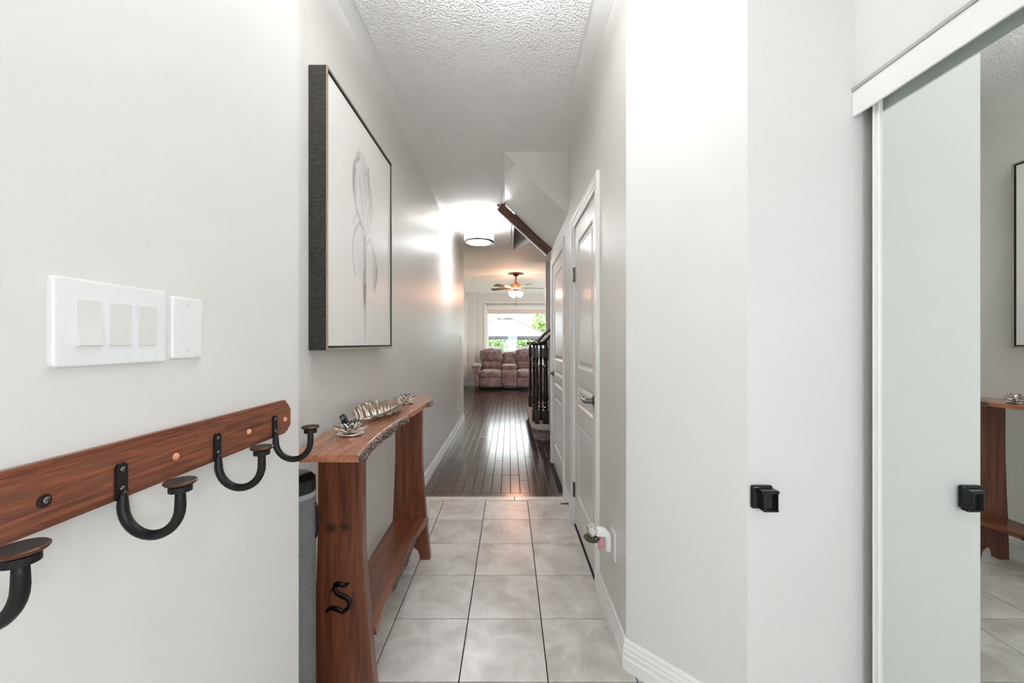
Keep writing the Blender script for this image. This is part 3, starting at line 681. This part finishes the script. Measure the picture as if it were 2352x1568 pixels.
t = thing('key_fob', 'small black key fob tilted inside the silver lotus bowl', 'key fob', (-0.583, 1.385, TZ+0.03))
Mr = Matrix.Translation((-0.585, 1.385, TZ+0.052)) @ Matrix.Rotation(math.radians(-38), 4, 'Y') @ Matrix.Rotation(math.radians(-18), 4, 'X')
b2 = new(); bbox(b2, -0.011, 0.011, -0.008, 0.008, -0.027, 0.024, 0.005, 3); bm = new(); merge(bm, b2, Mr); obj('fob_body', bm, M_black, t, autosm=0.6)
b2 = new(); bbox(b2, -0.0065, 0.0065, -0.0096, -0.007, 0.004, 0.016, 0.001, 1); bm = new(); merge(bm, b2, Mr); obj('button', bm, mat('grey_button', (96, 98, 104), 0.3), t)

t = thing('leaf_tray', 'champagne silver leaf shaped tray between the lotus bowls', 'tray', (-0.58, 1.76, TZ))
bm = new(); nl, nw = 84, 24; grid = []
La, Lb = Vector((-0.622, 1.60, 0)), Vector((-0.545, 1.955, 0)); ax = (Lb-La); per = Vector((ax.y, -ax.x, 0)).normalized()
for i in range(nl+1):
    s = i/nl; w = 0.074*math.sin(PI*min(1, s**0.85*0.97+0.03))**0.7+0.001; row = []
    for j in range(nw+1):
        q = (j/nw-0.5)*2
        vein = 0.0042*math.sin((s*7-abs(q)*1.6)*2*PI)*abs(q)**0.5*(1-abs(q)**4*0.3)
        edge = 0.006*noise.noise(Vector((s*14, q*2, 1)))*abs(q)**2
        p = La+ax*s+per*(q*w*(1+0.06*math.sin(s*40)*abs(q)))
        row.append(bm.verts.new((p.x, p.y, TZ+0.005+(0.012*q*q+0.040*max(0, -q)**1.3)*(0.35+0.65*math.sin(PI*min(1, s*1.02)))+vein*1.3+edge+0.008*(1-s)**3+0.012*s**4)))
    grid.append(row)
for i in range(nl):
    for j in range(nw): bm.faces.new((grid[i][j], grid[i+1][j], grid[i+1][j+1], grid[i][j+1]))
bmesh.ops.solidify(bm, geom=bm.faces[:], thickness=0.002); obj('leaf_blade', bm, M_silver, t, autosm=0.9)
bm = new(); pth = bez([La+ax*0.12+Vector((0, 0, TZ+0.008)), La+ax*0.5+Vector((0, 0, TZ+0.008)), La+ax*0.92+Vector((0, 0, TZ+0.018)), La+ax*1.02+Vector((0.004, 0, TZ+0.030)), La+ax*1.08+Vector((0.012, 0.02, TZ+0.048))], 24)
tube(bm, pth, [0.002+0.003*i/(len(pth)-1) for i in range(len(pth))], 8); obj('stem', bm, M_silver, t, smooth=True)

# ------------------------------------------------------------------ tower fan behind the wall corner
tx, ty, tr = -0.663, 1.205, 0.058
t = thing('tower_fan', 'slim grey mesh tower appliance with glossy black top', 'tower fan', (tx, ty, 0))
Mmesh = mat('grey_mesh_fabric', (112, 114, 114), 0.7)
nt = Mmesh.node_tree; N = nt.nodes; L = nt.links; tc = N.new('ShaderNodeTexCoord'); wv = N.new('ShaderNodeTexWave'); wv.bands_direction = 'Z'; wv.inputs['Scale'].default_value = 60
L.new(tc.outputs['Object'], wv.inputs['Vector']); bp = N.new('ShaderNodeBump'); bp.inputs['Strength'].default_value = 0.6; bp.inputs['Distance'].default_value = 0.003
L.new(wv.outputs['Fac'], bp.inputs['Height']); L.new(bp.outputs[0], N['Principled BSDF'].inputs['Normal'])
bm = new(); lathe(bm, [(tr+0.02, 0), (tr+0.02, 0.02), (tr+0.006, 0.03), (tr-0.004, 0.035)], (tx, ty, 0), 36); obj('foot', bm, M_black, t, autosm=0.6)
bm = new(); lathe(bm, [(tr, 0.03), (tr, 0.775)], (tx, ty, 0), 40); obj('mesh_body', bm, Mmesh, t, autosm=0.6)
bm = new(); lathe(bm, [(tr+0.001, 0.775), (tr+0.001, 0.790), (tr-0.002, 0.791)], (tx, ty, 0), 40); obj('collar', bm, mat('light_grey_collar', (150, 152, 152), 0.45), t, autosm=0.6)
bm = new(); lathe(bm, [(tr-0.002, 0.790), (tr, 0.795), (tr-0.001, 0.83), (tr-0.012, 0.842), (tr-0.02, 0.845), (0.001, 0.846)], (tx, ty, 0), 40); obj('cap', bm, M_black, t, autosm=0.6)
bm = new(); lathe(bm, [(0.010, 0.8455), (0.010, 0.849), (0.001, 0.850)], (tx-0.02, ty-0.01, 0), 16); obj('button', bm, mat('orange_glint', (220, 84, 40), 0.4), t)  # orange dot stands in for a reddish reflection on the cap
bm = new(); tube(bm, bez([(tx+tr-0.004, ty+0.01, 0.75), (tx+tr+0.005, ty+0.01, 0.735), (tx+tr+0.006, ty+0.01, 0.69), (tx+tr+0.005, ty+0.01, 0.655), (tx+tr-0.004, ty+0.01, 0.64)], 16), 0.004, 8); obj('grip', bm, M_black, t, smooth=True)

# ------------------------------------------------------------------ ceiling lights
def lamp(name, loc, power, rgb, r=0.05, parent=None):
    l = bpy.data.lights.new(name, 'POINT'); l.energy = power; l.color = lin(rgb)[:3]; l.shadow_soft_size = r
    o = bpy.data.objects.new(name, l); C.objects.link(o); o.location = loc
    return o
def drum_light(lx, ly, label, power, tone='hall', glow=0.8, down=34.0):
    t = thing('drum_light', label, 'ceiling light', (lx, ly, ZC))
    bm = new(); lathe(bm, [(0.055, ZC-0.0055), (0.058, ZC-0.010), (0.05, ZC-0.018), (0.012, ZC-0.022)], (lx, ly, 0), 28); obj('canopy', bm, M_chrome, t, smooth=True)
    bm = new(); lathe(bm, [(0.007, 2.60), (0.007, ZC-0.015)], (lx, ly, 0), 10); obj('stem', bm, M_chrome, t, smooth=True)
    Msh = mat('lit_crystal_shade_'+tone, (255, 252, 246), 0.3, emit=((250, 251, 255), glow)); Mdf = mat('lit_glass_diffuser_'+tone, (255, 252, 246), 0.3, emit=((246, 249, 255), down))
    RD = 0.176; z0, z1 = 2.448, 2.606
    bm = new()
    loft(bm, [[(lx+r*math.cos(2*PI*i/48), ly+r*math.sin(2*PI*i/48), z) for i in range(48)] for r, z in ((RD, z0), (RD, z1), (RD-0.003, z1), (RD-0.003, z0))], caps=False); obj('shade', bm, Msh, t, autosm=0.6)
    bm = new(); lathe(bm, [(0.001, z0-0.004), (0.15, z0-0.002), (0.158, z0+0.004)], (lx, ly, 0), 40); obj('diffuser', bm, Mdf, t, smooth=True)
    bm = new()
    for z, r in ((z1, RD+0.002), (z0+0.006, RD+0.003)):
        tube(bm, [(lx+r*math.cos(2*PI*i/48), ly+r*math.sin(2*PI*i/48), z) for i in range(49)], 0.003, 6, caps=False)
    loft(bm, [[(lx+r*math.cos(2*PI*i/48), ly+r*math.sin(2*PI*i/48), z) for i in range(48)] for r, z in ((RD+0.003, z0+0.004), (RD+0.002, z0-0.004), (0.152, z0-0.004), (0.152, z0+0.004))], caps=False)
    obj('rim', bm, M_steel, t, smooth=True)
    bm = new()
    for k in range(26):
        for s in (1, -1):
            pts = []
            for j in range(9):
                a = 2*PI*k/26+s*j/8*0.62; pts.append((lx+(RD+0.002)*math.cos(a), ly+(RD+0.002)*math.sin(a), z0+0.012+(z1-z0-0.016)*j/8))
            tube(bm, pts, 0.0015, 4)
    tag(obj('crystal_lattice', bm, M_steel, t), kind='stuff')
    bm = new(); lathe(bm, [(0.002, z0-0.016), (0.010, z0-0.012), (0.008, z0-0.004)], (lx, ly, 0), 14); obj('finial', bm, M_steel, t, smooth=True)
    lamp('drum_bulb', (lx, ly, 2.555), power, (244, 248, 255), 0.045 if tone == 'hall' else 0.066)
drum_light(-0.363, 4.64, 'chrome semi flush drum light with crystal lattice shade in the hallway', 55)
drum_light(0.0, 1.10, 'added chrome drum fill light above the entrance tiles', 52, 'entry_fill', 1.5, 7.0)  # extra fixture out of view, added to light the entrance and hall

fxx, fyy = 0.138, 8.21
t = thing('ceiling_fan', 'bronze ceiling fan with frosted tulip lights', 'ceiling fan', (fxx, fyy, ZC))
Mbz = mat('oiled_bronze', (88, 52, 38), 0.4, 0.5); Mbl = wood('dark_fan_blade', (52, 34, 28), (84, 60, 50), (3, 30, 3), 0.4, 0.1)
bm = new(); lathe(bm, [(0.17, ZC-0.001), (0.17, ZC-0.006), (0.07, ZC-0.010), (0.066, ZC-0.03), (0.03, ZC-0.06), (0.013, ZC-0.064)], (fxx, fyy, 0), 32); obj('canopy', bm, Mbz, t, autosm=0.6)
bm = new(); lathe(bm, [(0.012, ZC-0.14), (0.012, ZC-0.06)], (fxx, fyy, 0), 12); obj('downrod', bm, Mbz, t, smooth=True)
bm = new(); lathe(bm, [(0.06, 2.385), (0.10, 2.40), (0.115, 2.43), (0.115, 2.475), (0.10, 2.49), (0.05, 2.505), (0.035, 2.53), (0.013, 2.585)], (fxx, fyy, 0), 32); obj('motor_housing', bm, mat('antique_cream_housing', (196, 150, 122), 0.35, 0.3), t, autosm=0.6)
for k in range(5):
    a = math.radians(8+72*k); Mt = Matrix.Translation((fxx, fyy, 2.415)) @ Matrix.Rotation(a, 4, 'Z') @ Matrix.Rotation(math.radians(11), 4, 'X')
    b2 = new(); prism(b2, rrect(0.19, 0.60, -0.062, 0.062, 0.04, 5), 'z', -0.003, 0.003); bm = new(); merge(bm, b2, Mt); bl = obj('blade', bm, Mbl, t)
    b2 = new(); prism(b2, [(0.09, -0.018), (0.15, -0.02), (0.24, -0.045), (0.24, 0.045), (0.15, 0.02), (0.09, 0.018)], 'z', -0.008, -0.003); bm = new(); merge(bm, b2, Mt); obj('blade_iron', bm, Mbz, bl)
bm = new(); lathe(bm, [(0.02, 2.31), (0.05, 2.325), (0.055, 2.36), (0.06, 2.386)], (fxx, fyy, 0), 24); obj('light_kit', bm, Mbz, t, smooth=True)
Mtl = mat('lit_frosted_tulip', (255, 236, 214), 0.4, emit=((255, 222, 186), 9.0))
for k in range(4):
    a = math.radians(30+90*k); Mt = Matrix.Translation((fxx, fyy, 2.345)) @ Matrix.Rotation(a, 4, 'Z') @ Matrix.Rotation(math.radians(118), 4, 'Y')
    b2 = new(); lathe(b2, [(0.018, 0.05), (0.024, 0.06), (0.045, 0.085), (0.056, 0.115), (0.068, 0.15), (0.064, 0.15), (0.052, 0.115), (0.02, 0.07)], (0, 0, 0), 20); bm = new(); merge(bm, b2, Mt); obj('tulip_shade', bm, Mtl, t, smooth=True)
for dx, zb in ((-0.008, 2.06), (0.012, 2.13)):
    bm = new(); tube(bm, [(fxx+dx, fyy-0.02, 2.32), (fxx+dx, fyy-0.02, zb)], 0.0015, 5); lathe(bm, [(0.001, zb-0.03), (0.009, zb-0.02), (0.009, zb-0.005), (0.001, zb)], (fxx+dx, fyy-0.02, 0), 10); obj('pull_chain', bm, Mbz, t)
for k in range(4):
    a = math.radians(75+90*k); lamp('fan_bulb', (fxx+0.16*math.cos(a), fyy+0.16*math.sin(a), 2.27), 5, (255, 178, 146), 0.03)

t = thing('fill_floor_lamp', 'added fill lamp with frosted globe, unseen behind the camera', 'floor lamp', (0.72, -0.95, 0))  # unseen lamp added to brighten the foyer and hall
bm = new(); lathe(bm, [(0.14, 0), (0.14, 0.015), (0.02, 0.03)], (0.72, -0.95, 0), 28); obj('base', bm, M_steel, t, autosm=0.6)
bm = new(); tube(bm, [(0.72, -0.95, 0.02), (0.72, -0.95, 1.10)], 0.012, 10); obj('pole', bm, M_steel, t, smooth=True)
bm = new(); bmesh.ops.create_uvsphere(bm, u_segments=32, v_segments=18, radius=0.2); bmesh.ops.translate(bm, verts=bm.verts, vec=(0.72, -0.95, 1.28))
obj('globe_shade', bm, mat('lit_globe_shade', (255, 252, 246), 0.3, emit=((238, 245, 255), 17.0)), t, smooth=True)

# ------------------------------------------------------------------ staircase and balustrade
def carpet_mat():
    m = mat('beige_carpet', (184, 176, 170), 0.95, bump=(300, 1.0, 0.008), vary=(70, (118, 110, 106))); return m
M_carpet = carpet_mat(); M_dark = wood('espresso_rail_wood', (22, 14, 11), (44, 30, 24), (14, 14, 2), 0.25, 0.3)
st = thing('staircase', 'beige carpeted stairs with a rounded starter step', 'stairs', (0.7, 5.9, 0), kind='structure')
bm = new()
def lay(d, z): return [(x, y, z) for x, y in rrect(0.285+d, 1.25, 4.97+d, 6.95-d, 0.16-d*0.9, 8)]
loft(bm, [lay(0.035, 0.0), lay(0.035, 0.118), lay(0.012, 0.122), lay(0.0, 0.132), lay(0.0, 0.150), lay(0.012, 0.162)]); obj('step', bm, M_carpet, st, autosm=0.9)
for k in range(1, 6):
    bm = new(); x0 = 0.40+0.215*k; bbox(bm, x0, x0+0.3, 5.05, 6.93, 0.16+0.18*(k-1), 0.16+0.18*k, 0.015, 2); obj('step', bm, M_carpet, st)
bl = thing('balustrade', 'dark turned wood balusters and curled handrail at the stair foot', 'railing', (0.45, 5.5, 0.162))
def turned(bm, x, y, z0, z1, r, block=0.12, n=14):
    h = z1-z0; s = r*0.95
    box(bm, x-s, x+s, y-s, y+s, z0, z0+h*0.17)
    pr = [(r*0.9, 0.17), (r*0.55, 0.185), (r*0.95, 0.205), (r*0.5, 0.225), (r*0.85, 0.25), (r*0.62, 0.27), (r*0.95, 0.30), (r*0.85, 0.36), (r*0.75, 0.55), (r*0.62, 0.70), (r*0.95, 0.72), (r*0.6, 0.74), (r*0.7, 0.80), (r*0.95, 0.82), (r*0.6, 0.835)]
    lathe(bm, [(a, z0+h*b) for a, b in pr], (x, y, 0), n)
    box(bm, x-s*0.9, x+s*0.9, y-s*0.9, y+s*0.9, z0+h*0.83, z0+h*0.95); lathe(bm, [(r*0.6, z0+h*0.94), (r*0.45, z1)], (x, y, 0), n)
def post(name, x, y, z0, z1, r):
    bm = new(); turned(bm, x, y, z0, z1, r); return obj(name, bm, M_dark, bl, autosm=0.7)
ZR = 1.235
post('newel', 0.490, 5.26, 0.16, ZR, 0.042)
for (x, y) in ((0.342, 5.42), (0.372, 5.26), (0.445, 5.50)): post('baluster', x, y, 0.16, ZR, 0.028)
post('newel', 0.360, 6.72, 0.16, ZR, 0.034)
for k in range(1, 4):
    for y in (5.26, 6.72): post('baluster', 0.49+0.13*k, y, 0.16+0.18*max(1, int((0.12+0.13*k)/0.215)), ZR+0.11*k-0.01, 0.022)
def handrail(pts):
    bm = new(); pp = bez(pts, 40); tube(bm, pp, 0.026, 10); obj('handrail', bm, M_dark, bl, smooth=True)
z = ZR+0.012
handrail([(0.44, 5.36, z), (0.38, 5.36, z), (0.35, 5.42, z), (0.40, 5.50, z), (0.47, 5.47, z), (0.50, 5.36, z), (0.46, 5.25, z), (0.37, 5.245, z), (0.30, 5.32, z), (0.30, 5.44, z)])
handrail([(0.42, 5.26, z), (0.47, 5.26, z+0.03), (0.56, 5.26, z+0.12), (0.65, 5.26, z+0.20), (1.05, 5.26, z+0.55)])
handrail([(0.30, 6.72, z), (0.38, 6.72, z), (0.46, 6.72, z+0.01), (0.54, 6.72, z+0.09), (0.64, 6.72, z+0.19), (1.05, 6.72, z+0.55)])

# ------------------------------------------------------------------ reclining sofa
t = thing('reclining_sofa', 'mauve brown suede reclining loveseat with centre console below the window', 'sofa', (-0.005, 10.95, 0))
M_suede = mat('mauve_brown_suede', (100, 78, 77), 0.85, bump=(60, 0.35, 0.006), vary=(7, (140, 116, 115)))
M_suede.node_tree.nodes['Principled BSDF'].inputs['Sheen Weight'].default_value = 0.6
def sb_(name, *a, **k):
    bm = new(); softbox(bm, *a, **k); return obj(name, bm, M_suede, t, smooth=True)
yb = 11.42; yf = 10.42
for s, (xa, xb) in enumerate(((-0.80, -0.205), (0.195, 0.79))):
    sb_('seat_cushion', xa, xb, yf+0.01, yf+0.75, 0.31, 0.505, r=0.07, puff=0.03, wr=0.012, seed=s*3)
    sb_('footrest', xa+0.004, xb-0.004, yf+0.02, yf+0.2, 0.075, 0.315, r=0.03, puff=0.012, wr=0.006, seed=s)
    sb_('back_cushion', xa+0.002, xb-0.002, yf+0.58, yb-0.12, 0.47, 0.76, r=0.10, puff=0.05, wr=0.02, seed=s+5)
    sb_('head_cushion', xa-0.02, xb+0.004, yf+0.56, yb-0.05, 0.73, 1.06, r=0.075, puff=0.05, wr=0.035, ws=13, n=16, seed=s+9)
cx0, cx1 = -0.20, 0.19
sb_('console_body', cx0, cx1, yf+0.0, yf+0.75, 0.085, 0.535, r=0.03, puff=0.008, wr=0.004)
sb_('console_lid', cx0+0.004, cx1-0.004, yf+0.02, yf+0.5, 0.535, 0.665, r=0.04, puff=0.01, wr=0.004)
sb_('console_back', cx0+0.01, cx1-0.01, yf+0.6, yb-0.08, 0.52, 0.985, r=0.08, puff=0.03, wr=0.02, ws=14, seed=3)
for s in (-1, 1):
    xo = -0.005+s*0.995; xi = -0.005+s*0.80; bm = new()
    a, b = sorted((xi, xo))
    b2 = new(); softbox(b2, a+0.005, b-0.005, yf+0.01, yb-0.1, 0.07, 0.60, r=0.06, n=8, wr=0.004)
    for v in b2.verts:
        k = 1-0.30*(0.60-v.co.z)/0.53; v.co.x = xi+(v.co.x-xi)*k
    merge(bm, b2); obj('arm', bm, M_suede, t, smooth=True)
    bm = new(); softbox(bm, a-0.03 if s < 0 else a-0.02, b+0.02 if s < 0 else b+0.03, yf-0.005, yb-0.2, 0.57, 0.675, r=0.05, puff=0.015, wr=0.01, seed=s); obj('arm_pad', bm, M_suede, t, smooth=True)
bm = new(); box(bm, -0.86, 0.85, yf+0.08, yb-0.1, 0.035, 0.12); obj('base_frame', bm, M_black, t)
bm = new(); softbox(bm, -0.82, 0.81, yf+0.78, yb-0.02, 0.06, 0.9, r=0.06, n=6); obj('back_panel', bm, M_suede, t, smooth=True)
for x in (-0.75, -0.2, 0.19, 0.74):
    for y in (yf+0.12, yb-0.16):
        bm = new(); lathe(bm, [(0.02, 0), (0.024, 0.036)], (x, y, 0), 12); obj('foot', bm, M_black, t)

# ------------------------------------------------------------------ picture window, blind
t = thing('window_1', 'large white framed picture window behind the sofa', 'window', (0.27, YB, WZ0), kind='structure')
bm = new(); cw = 0.078
loft(bm, casing_rings(WX0, WX1, WZ0, WZ1, lambda a, z, d: (a, YB-d, z), 1.15))
box(bm, WX0-cw-0.02, WX1+cw+0.02, YB-0.04, YB, WZ0-0.03, WZ0); obj('casing', bm, M_white, t)
bm = new(); f = 0.04
box(bm, WX0, WX0+f, YB+0.06, YB+0.12, WZ0, WZ1); box(bm, WX1-f, WX1, YB+0.06, YB+0.12, WZ0, WZ1); box(bm, WX0+f, WX1-f, YB+0.06, YB+0.12, WZ0, WZ0+f); box(bm, WX0+f, WX1-f, YB+0.06, YB+0.12, WZ1-f, WZ1); obj('sash', bm, M_white, t)
def glass_mat():
    m = bpy.data.materials.new('clear_window_glass'); m.use_nodes = True; nt = m.node_tree; N = nt.nodes; L = nt.links
    for n in list(N): N.remove(n)
    o = N.new('ShaderNodeOutputMaterial'); mx = N.new('ShaderNodeMixShader'); tr = N.new('ShaderNodeBsdfTransparent'); gl = N.new('ShaderNodeBsdfGlossy'); gl.inputs['Roughness'].default_value = 0.02
    tr.inputs[0].default_value = (0.96, 0.98, 0.97, 1); mx.inputs[0].default_value = 0.06
    L.new(tr.outputs[0], mx.inputs[1]); L.new(gl.outputs[0], mx.inputs[2]); L.new(mx.outputs[0], o.inputs[0]); return m
M_glass = glass_mat()
bm = new(); box(bm, WX0+f-0.005, WX1-f+0.005, YB+0.088, YB+0.092, WZ0+f-0.005, WZ1-f+0.005); obj('pane', bm, M_glass, t)
t = thing('window_added', 'unseen side window added to light the living room', 'window', (2.95, 9.3, 0.8), kind='structure')  # unseen window added for extra daylight
bm = new()
for a, b in ((8.0, 8.06), (9.27, 9.33), (10.54, 10.6)): box(bm, 2.91, 2.97, a, b, 0.6, 2.4)
for a, b in ((8.06, 9.27), (9.33, 10.54)): box(bm, 2.91, 2.97, a, b, 0.6, 0.66); box(bm, 2.91, 2.97, a, b, 2.34, 2.4)
obj('sash', bm, M_white, t)
for a, b in ((8.06, 9.27), (9.33, 10.54)):
    bm = new(); box(bm, 2.938, 2.942, a, b, 0.66, 2.34); obj('pane', bm, M_glass, t)
t = thing('roller_blind', 'raised pale roller blind at the top of the picture window', 'blind', (0.27, YB+0.03, WZ1))
M_blind = mat('pale_blind_fabric', (226, 212, 206), 0.8)
bm = new(); bbox(bm, WX0+0.006, WX1-0.006, YB+0.005, YB+0.055, 2.25, 2.365, 0.012, 2); obj('cassette', bm, M_white, t)
bm = new()
for k in range(6):
    a = WX0+0.012+k*(WX1-WX0-0.024)/6; box(bm, a, a+(WX1-WX0-0.024)/6-0.004, YB+0.028, YB+0.034, 2.145, 2.255)
box(bm, WX0+0.012, WX1-0.012, YB+0.030, YB+0.033, 2.147, 2.255); obj('fabric', bm, M_blind, t)
bm = new(); bbox(bm, WX0+0.012, WX1-0.012, YB+0.022, YB+0.040, 2.125, 2.148, 0.005); obj('hem_bar', bm, M_blind, t)
t = thing('curtain_rod', 'thin grey curtain rod across the top of the window', 'curtain rod', (0.27, YB, 2.41))
bm = new(); tube(bm, [(-0.68, YB-0.05, 2.41), (1.22, YB-0.05, 2.41)], 0.008, 8); obj('rod', bm, M_steel, t, smooth=True)
for x in (-0.66, -0.12, 0.56, 1.2):
    bm = new(); box(bm, x-0.015, x+0.015, YB-0.06, YB-0.014, 2.403, 2.424); obj('bracket', bm, M_iron, t)
bm = new(); box(bm, -1.31, -1.245, 11.28, 11.4, 0, 2.56); struct('trim_5', bm, M_white, 'white cased opening edge at the living room side wall', 'trim')

# ------------------------------------------------------------------ glazed front door added behind the camera for daylight
t = thing('door_added', 'unseen white front door with tall glass panel, added for daylight', 'door', (0.22, -3.25, 0), kind='structure')
bm = new(); box(bm, -0.53, -0.09, -3.28, -3.22, 0, 2.3); box(bm, 0.53, 0.97, -3.28, -3.22, 0, 2.3); box(bm, -0.09, 0.53, -3.28, -3.22, 0, 0.6); box(bm, -0.09, 0.53, -3.28, -3.22, 2.1, 2.3)
obj('door_leaf', bm, M_white, t)
bm = new(); box(bm, -0.09, 0.53, -3.252, -3.248, 0.6, 2.1); obj('pane', bm, M_glass, t)

# ------------------------------------------------------------------ the garden
bm = new(); box(bm, -30, 30, 11.75, 60, -0.6, -0.4); struct('ground_lawn', bm, mat('lawn_green', (110, 140, 70), 0.9, vary=(3, (140, 165, 90))), 'green lawn behind the house', 'lawn')
bm = new(); box(bm, -30, 30, -30, -3.31, -0.4, -0.1); struct('ground_porch', bm, mat('porch_concrete', (170, 168, 162), 0.9), 'concrete porch outside the front door', 'porch')
bm = new(); box(bm, -4, 4, 11.75, 13.2, -0.4, 0.05); struct('ground_deck', bm, mat('deck_boards', (150, 130, 112), 0.8), 'wooden deck outside the picture window', 'deck')
t = thing('deck_railing', 'pale deck railing with metal scrolls outside the window', 'railing', (0, 12.9, 0.05))
Mrl = mat('pale_grey_rail', (140, 138, 142), 0.5)
bm = new(); box(bm, -2.5, 2.5, 12.86, 12.94, 1.095, 1.145); obj('top_rail', bm, Mrl, t)
bm = new(); box(bm, -2.5, 2.5, 12.88, 12.92, 0.15, 0.19); obj('bottom_rail', bm, Mrl, t)
for x in (-2.4, -1.2, 1.2, 2.4):
    bm = new(); box(bm, x-0.04, x+0.04, 12.86, 12.94, 0.05, 1.1); obj('post', bm, Mrl, t)
for k in range(-9, 10):
    x = k*0.12; bm = new()
    tube(bm, bez([(x, 12.9, 0.19), (x, 12.9, 0.95), (x+0.03, 12.9, 1.05), (x+0.06, 12.9, 1.02), (x+0.045, 12.9, 0.97), (x+0.03, 12.9, 0.99)], 20), 0.008, 6); obj('scroll', bm, mat('grey_scroll_iron', (120, 122, 122), 0.5), t, smooth=True)

gx, gy = -0.18, 16.2; hw = 1.68; ze = 1.52; gz = -0.4
t = thing('gazebo', 'white canopy gazebo with vented top and grey frame', 'gazebo', (gx, gy, gz))
Mcan = mat('white_canopy_cloth', (236, 236, 236), 0.8); Mgf = mat('grey_gazebo_frame', (74, 74, 82), 0.5)
def pyramid(z0, z1, a, b, th=0.02):
    bm = new(); q = lambda s, z: [(gx-s, gy-s, z), (gx+s, gy-s, z), (gx+s, gy+s, z), (gx-s, gy+s, z)]
    loft(bm, [q(a, z0), q(b, z1), q(b-0.02, z1-th), q(a-0.02, z0-th)], caps=False); return bm
obj('canopy', pyramid(ze, 2.20, hw, 0.33), Mcan, t); obj('vent_canopy', pyramid(2.27, 2.42, 0.34, 0.02), mat('grey_vent_cloth', (112, 112, 120), 0.8), t)
bm = new()
for s in (-1, 1): box(bm, gx+s*0.3-0.01, gx+s*0.3+0.01, gy-0.3, gy+0.3, 2.13, 2.3)
box(bm, gx-0.3, gx+0.3, gy-0.31, gy-0.29, 2.15, 2.2); obj('vent_frame', bm, mat('pale_vent_frame', (130, 130, 138), 0.6), t)
for sx in (-1, 1):
    for sy in (-1, 1):
        bm = new(); tube(bm, [(gx+sx*hw, gy+sy*hw, ze+0.012), (gx+sx*0.33, gy+sy*0.33, 2.212)], 0.02, 6); obj('hip_rib', bm, Mgf, t)
        bm = new(); box(bm, gx+sx*(hw-0.3)-0.05, gx+sx*(hw-0.3)+0.05, gy+sy*(hw-0.3)-0.05, gy+sy*(hw-0.3)+0.05, gz, ze); obj('post', bm, Mgf, t)
        bm = new(); tube(bm, [(gx+sx*(hw-0.3), gy+sy*(hw-0.3), ze-0.42), (gx+sx*(hw-0.75), gy+sy*(hw-0.3), ze-0.05)], 0.025, 6); obj('brace', bm, Mgf, t)
for sy in (-1, 1):
    bm = new(); box(bm, gx-hw, gx+hw, gy+sy*hw-0.01, gy+sy*hw+0.01, ze-0.11, ze); obj('valance', bm, Mgf, t)
    bm = new(); box(bm, gx+sy*hw-0.01, gx+sy*hw+0.01, gy-hw, gy+hw, ze-0.11, ze); obj('valance', bm, Mgf, t)
for x in (-0.18, 0.24):
    bm = new(); box(bm, x-0.05, x+0.05, 14.75, 14.85, gz, ze-0.02); obj('drape', bm, mat('pale_drape', (150, 158, 170), 0.8), t)

def leaves(bmname, m, parent, blobs, num, size, seed):
    r = np.random.default_rng(seed); vs = []; fs = []
    rl = root_loc(parent)
    for (cx, cy, cz, rx, ry, rz) in blobs:
        d = r.normal(size=(num, 3)); d /= np.linalg.norm(d, axis=1)[:, None]; rad = r.uniform(0.55, 1.05, size=(num, 1))
        c = d*rad*np.array([rx, ry, rz])+np.array([cx, cy, cz])-np.array(rl)
        for p in c:
            a = r.normal(size=3); a /= np.linalg.norm(a); b = np.cross(a, r.normal(size=3)); b /= np.linalg.norm(b); s = size*r.uniform(0.6, 1.3); i = len(vs)
            vs += [tuple(p-a*s), tuple(p+b*s*0.5), tuple(p+a*s), tuple(p-b*s*0.5)]; fs.append((i, i+1, i+2, i+3))
    me = bpy.data.meshes.new(bmname); me.from_pydata(vs, [], fs); me.materials.append(m); o = bpy.data.objects.new(bmname, me); C.objects.link(o); o.parent = parent
    o['kind'] = 'stuff'; return o
M_lf = mat('light_green_leaves', (128, 158, 84), 0.7, vary=(1.6, (164, 186, 120))); M_lf2 = mat('hedge_green_leaves', (84, 124, 62), 0.7, vary=(2.0, (132, 164, 96))); M_tk = mat('bark_brown', (92, 78, 66), 0.9)
def tree(label, x, y, h, blobs, m, num, seed, cat='tree', name='garden_tree'):
    t = thing(name, label, cat, (x, y, gz)); bm = new(); tube(bm, [(x, y, gz), (x+0.05, y, gz+h*0.4), (x, y, gz+h*0.75)], [0.12, 0.09, 0.05], 8); obj('trunk', bm, M_tk, t, smooth=True)
    leaves('foliage', m, t, blobs, num, 0.10, seed)
tree('leafy light green tree rising right of the gazebo top', 2.2, 22.0, 4.0, [(2.2, 22, 2.5, 1.0, 0.9, 0.8), (1.75, 22, 1.9, 0.7, 0.7, 0.6), (2.8, 22, 3.1, 1.0, 1.0, 0.9)], M_lf, 900, 3)
for k, x in enumerate((-2.4, -0.8, 0.8, 2.4)):
    tree(['round green shrub at one end of the hedge behind the gazebo', 'green hedge shrub left of the gazebo drapes', 'green hedge shrub right of the gazebo drapes', 'dense green shrub behind the dark gazebo brace'][k], x, 20.0+0.2*k, 1.9, [(x, 20+0.2*k, 0.65, 0.74, 0.6, 0.95)], M_lf2, 1100, 20+k, 'shrub', 'hedge_shrub')
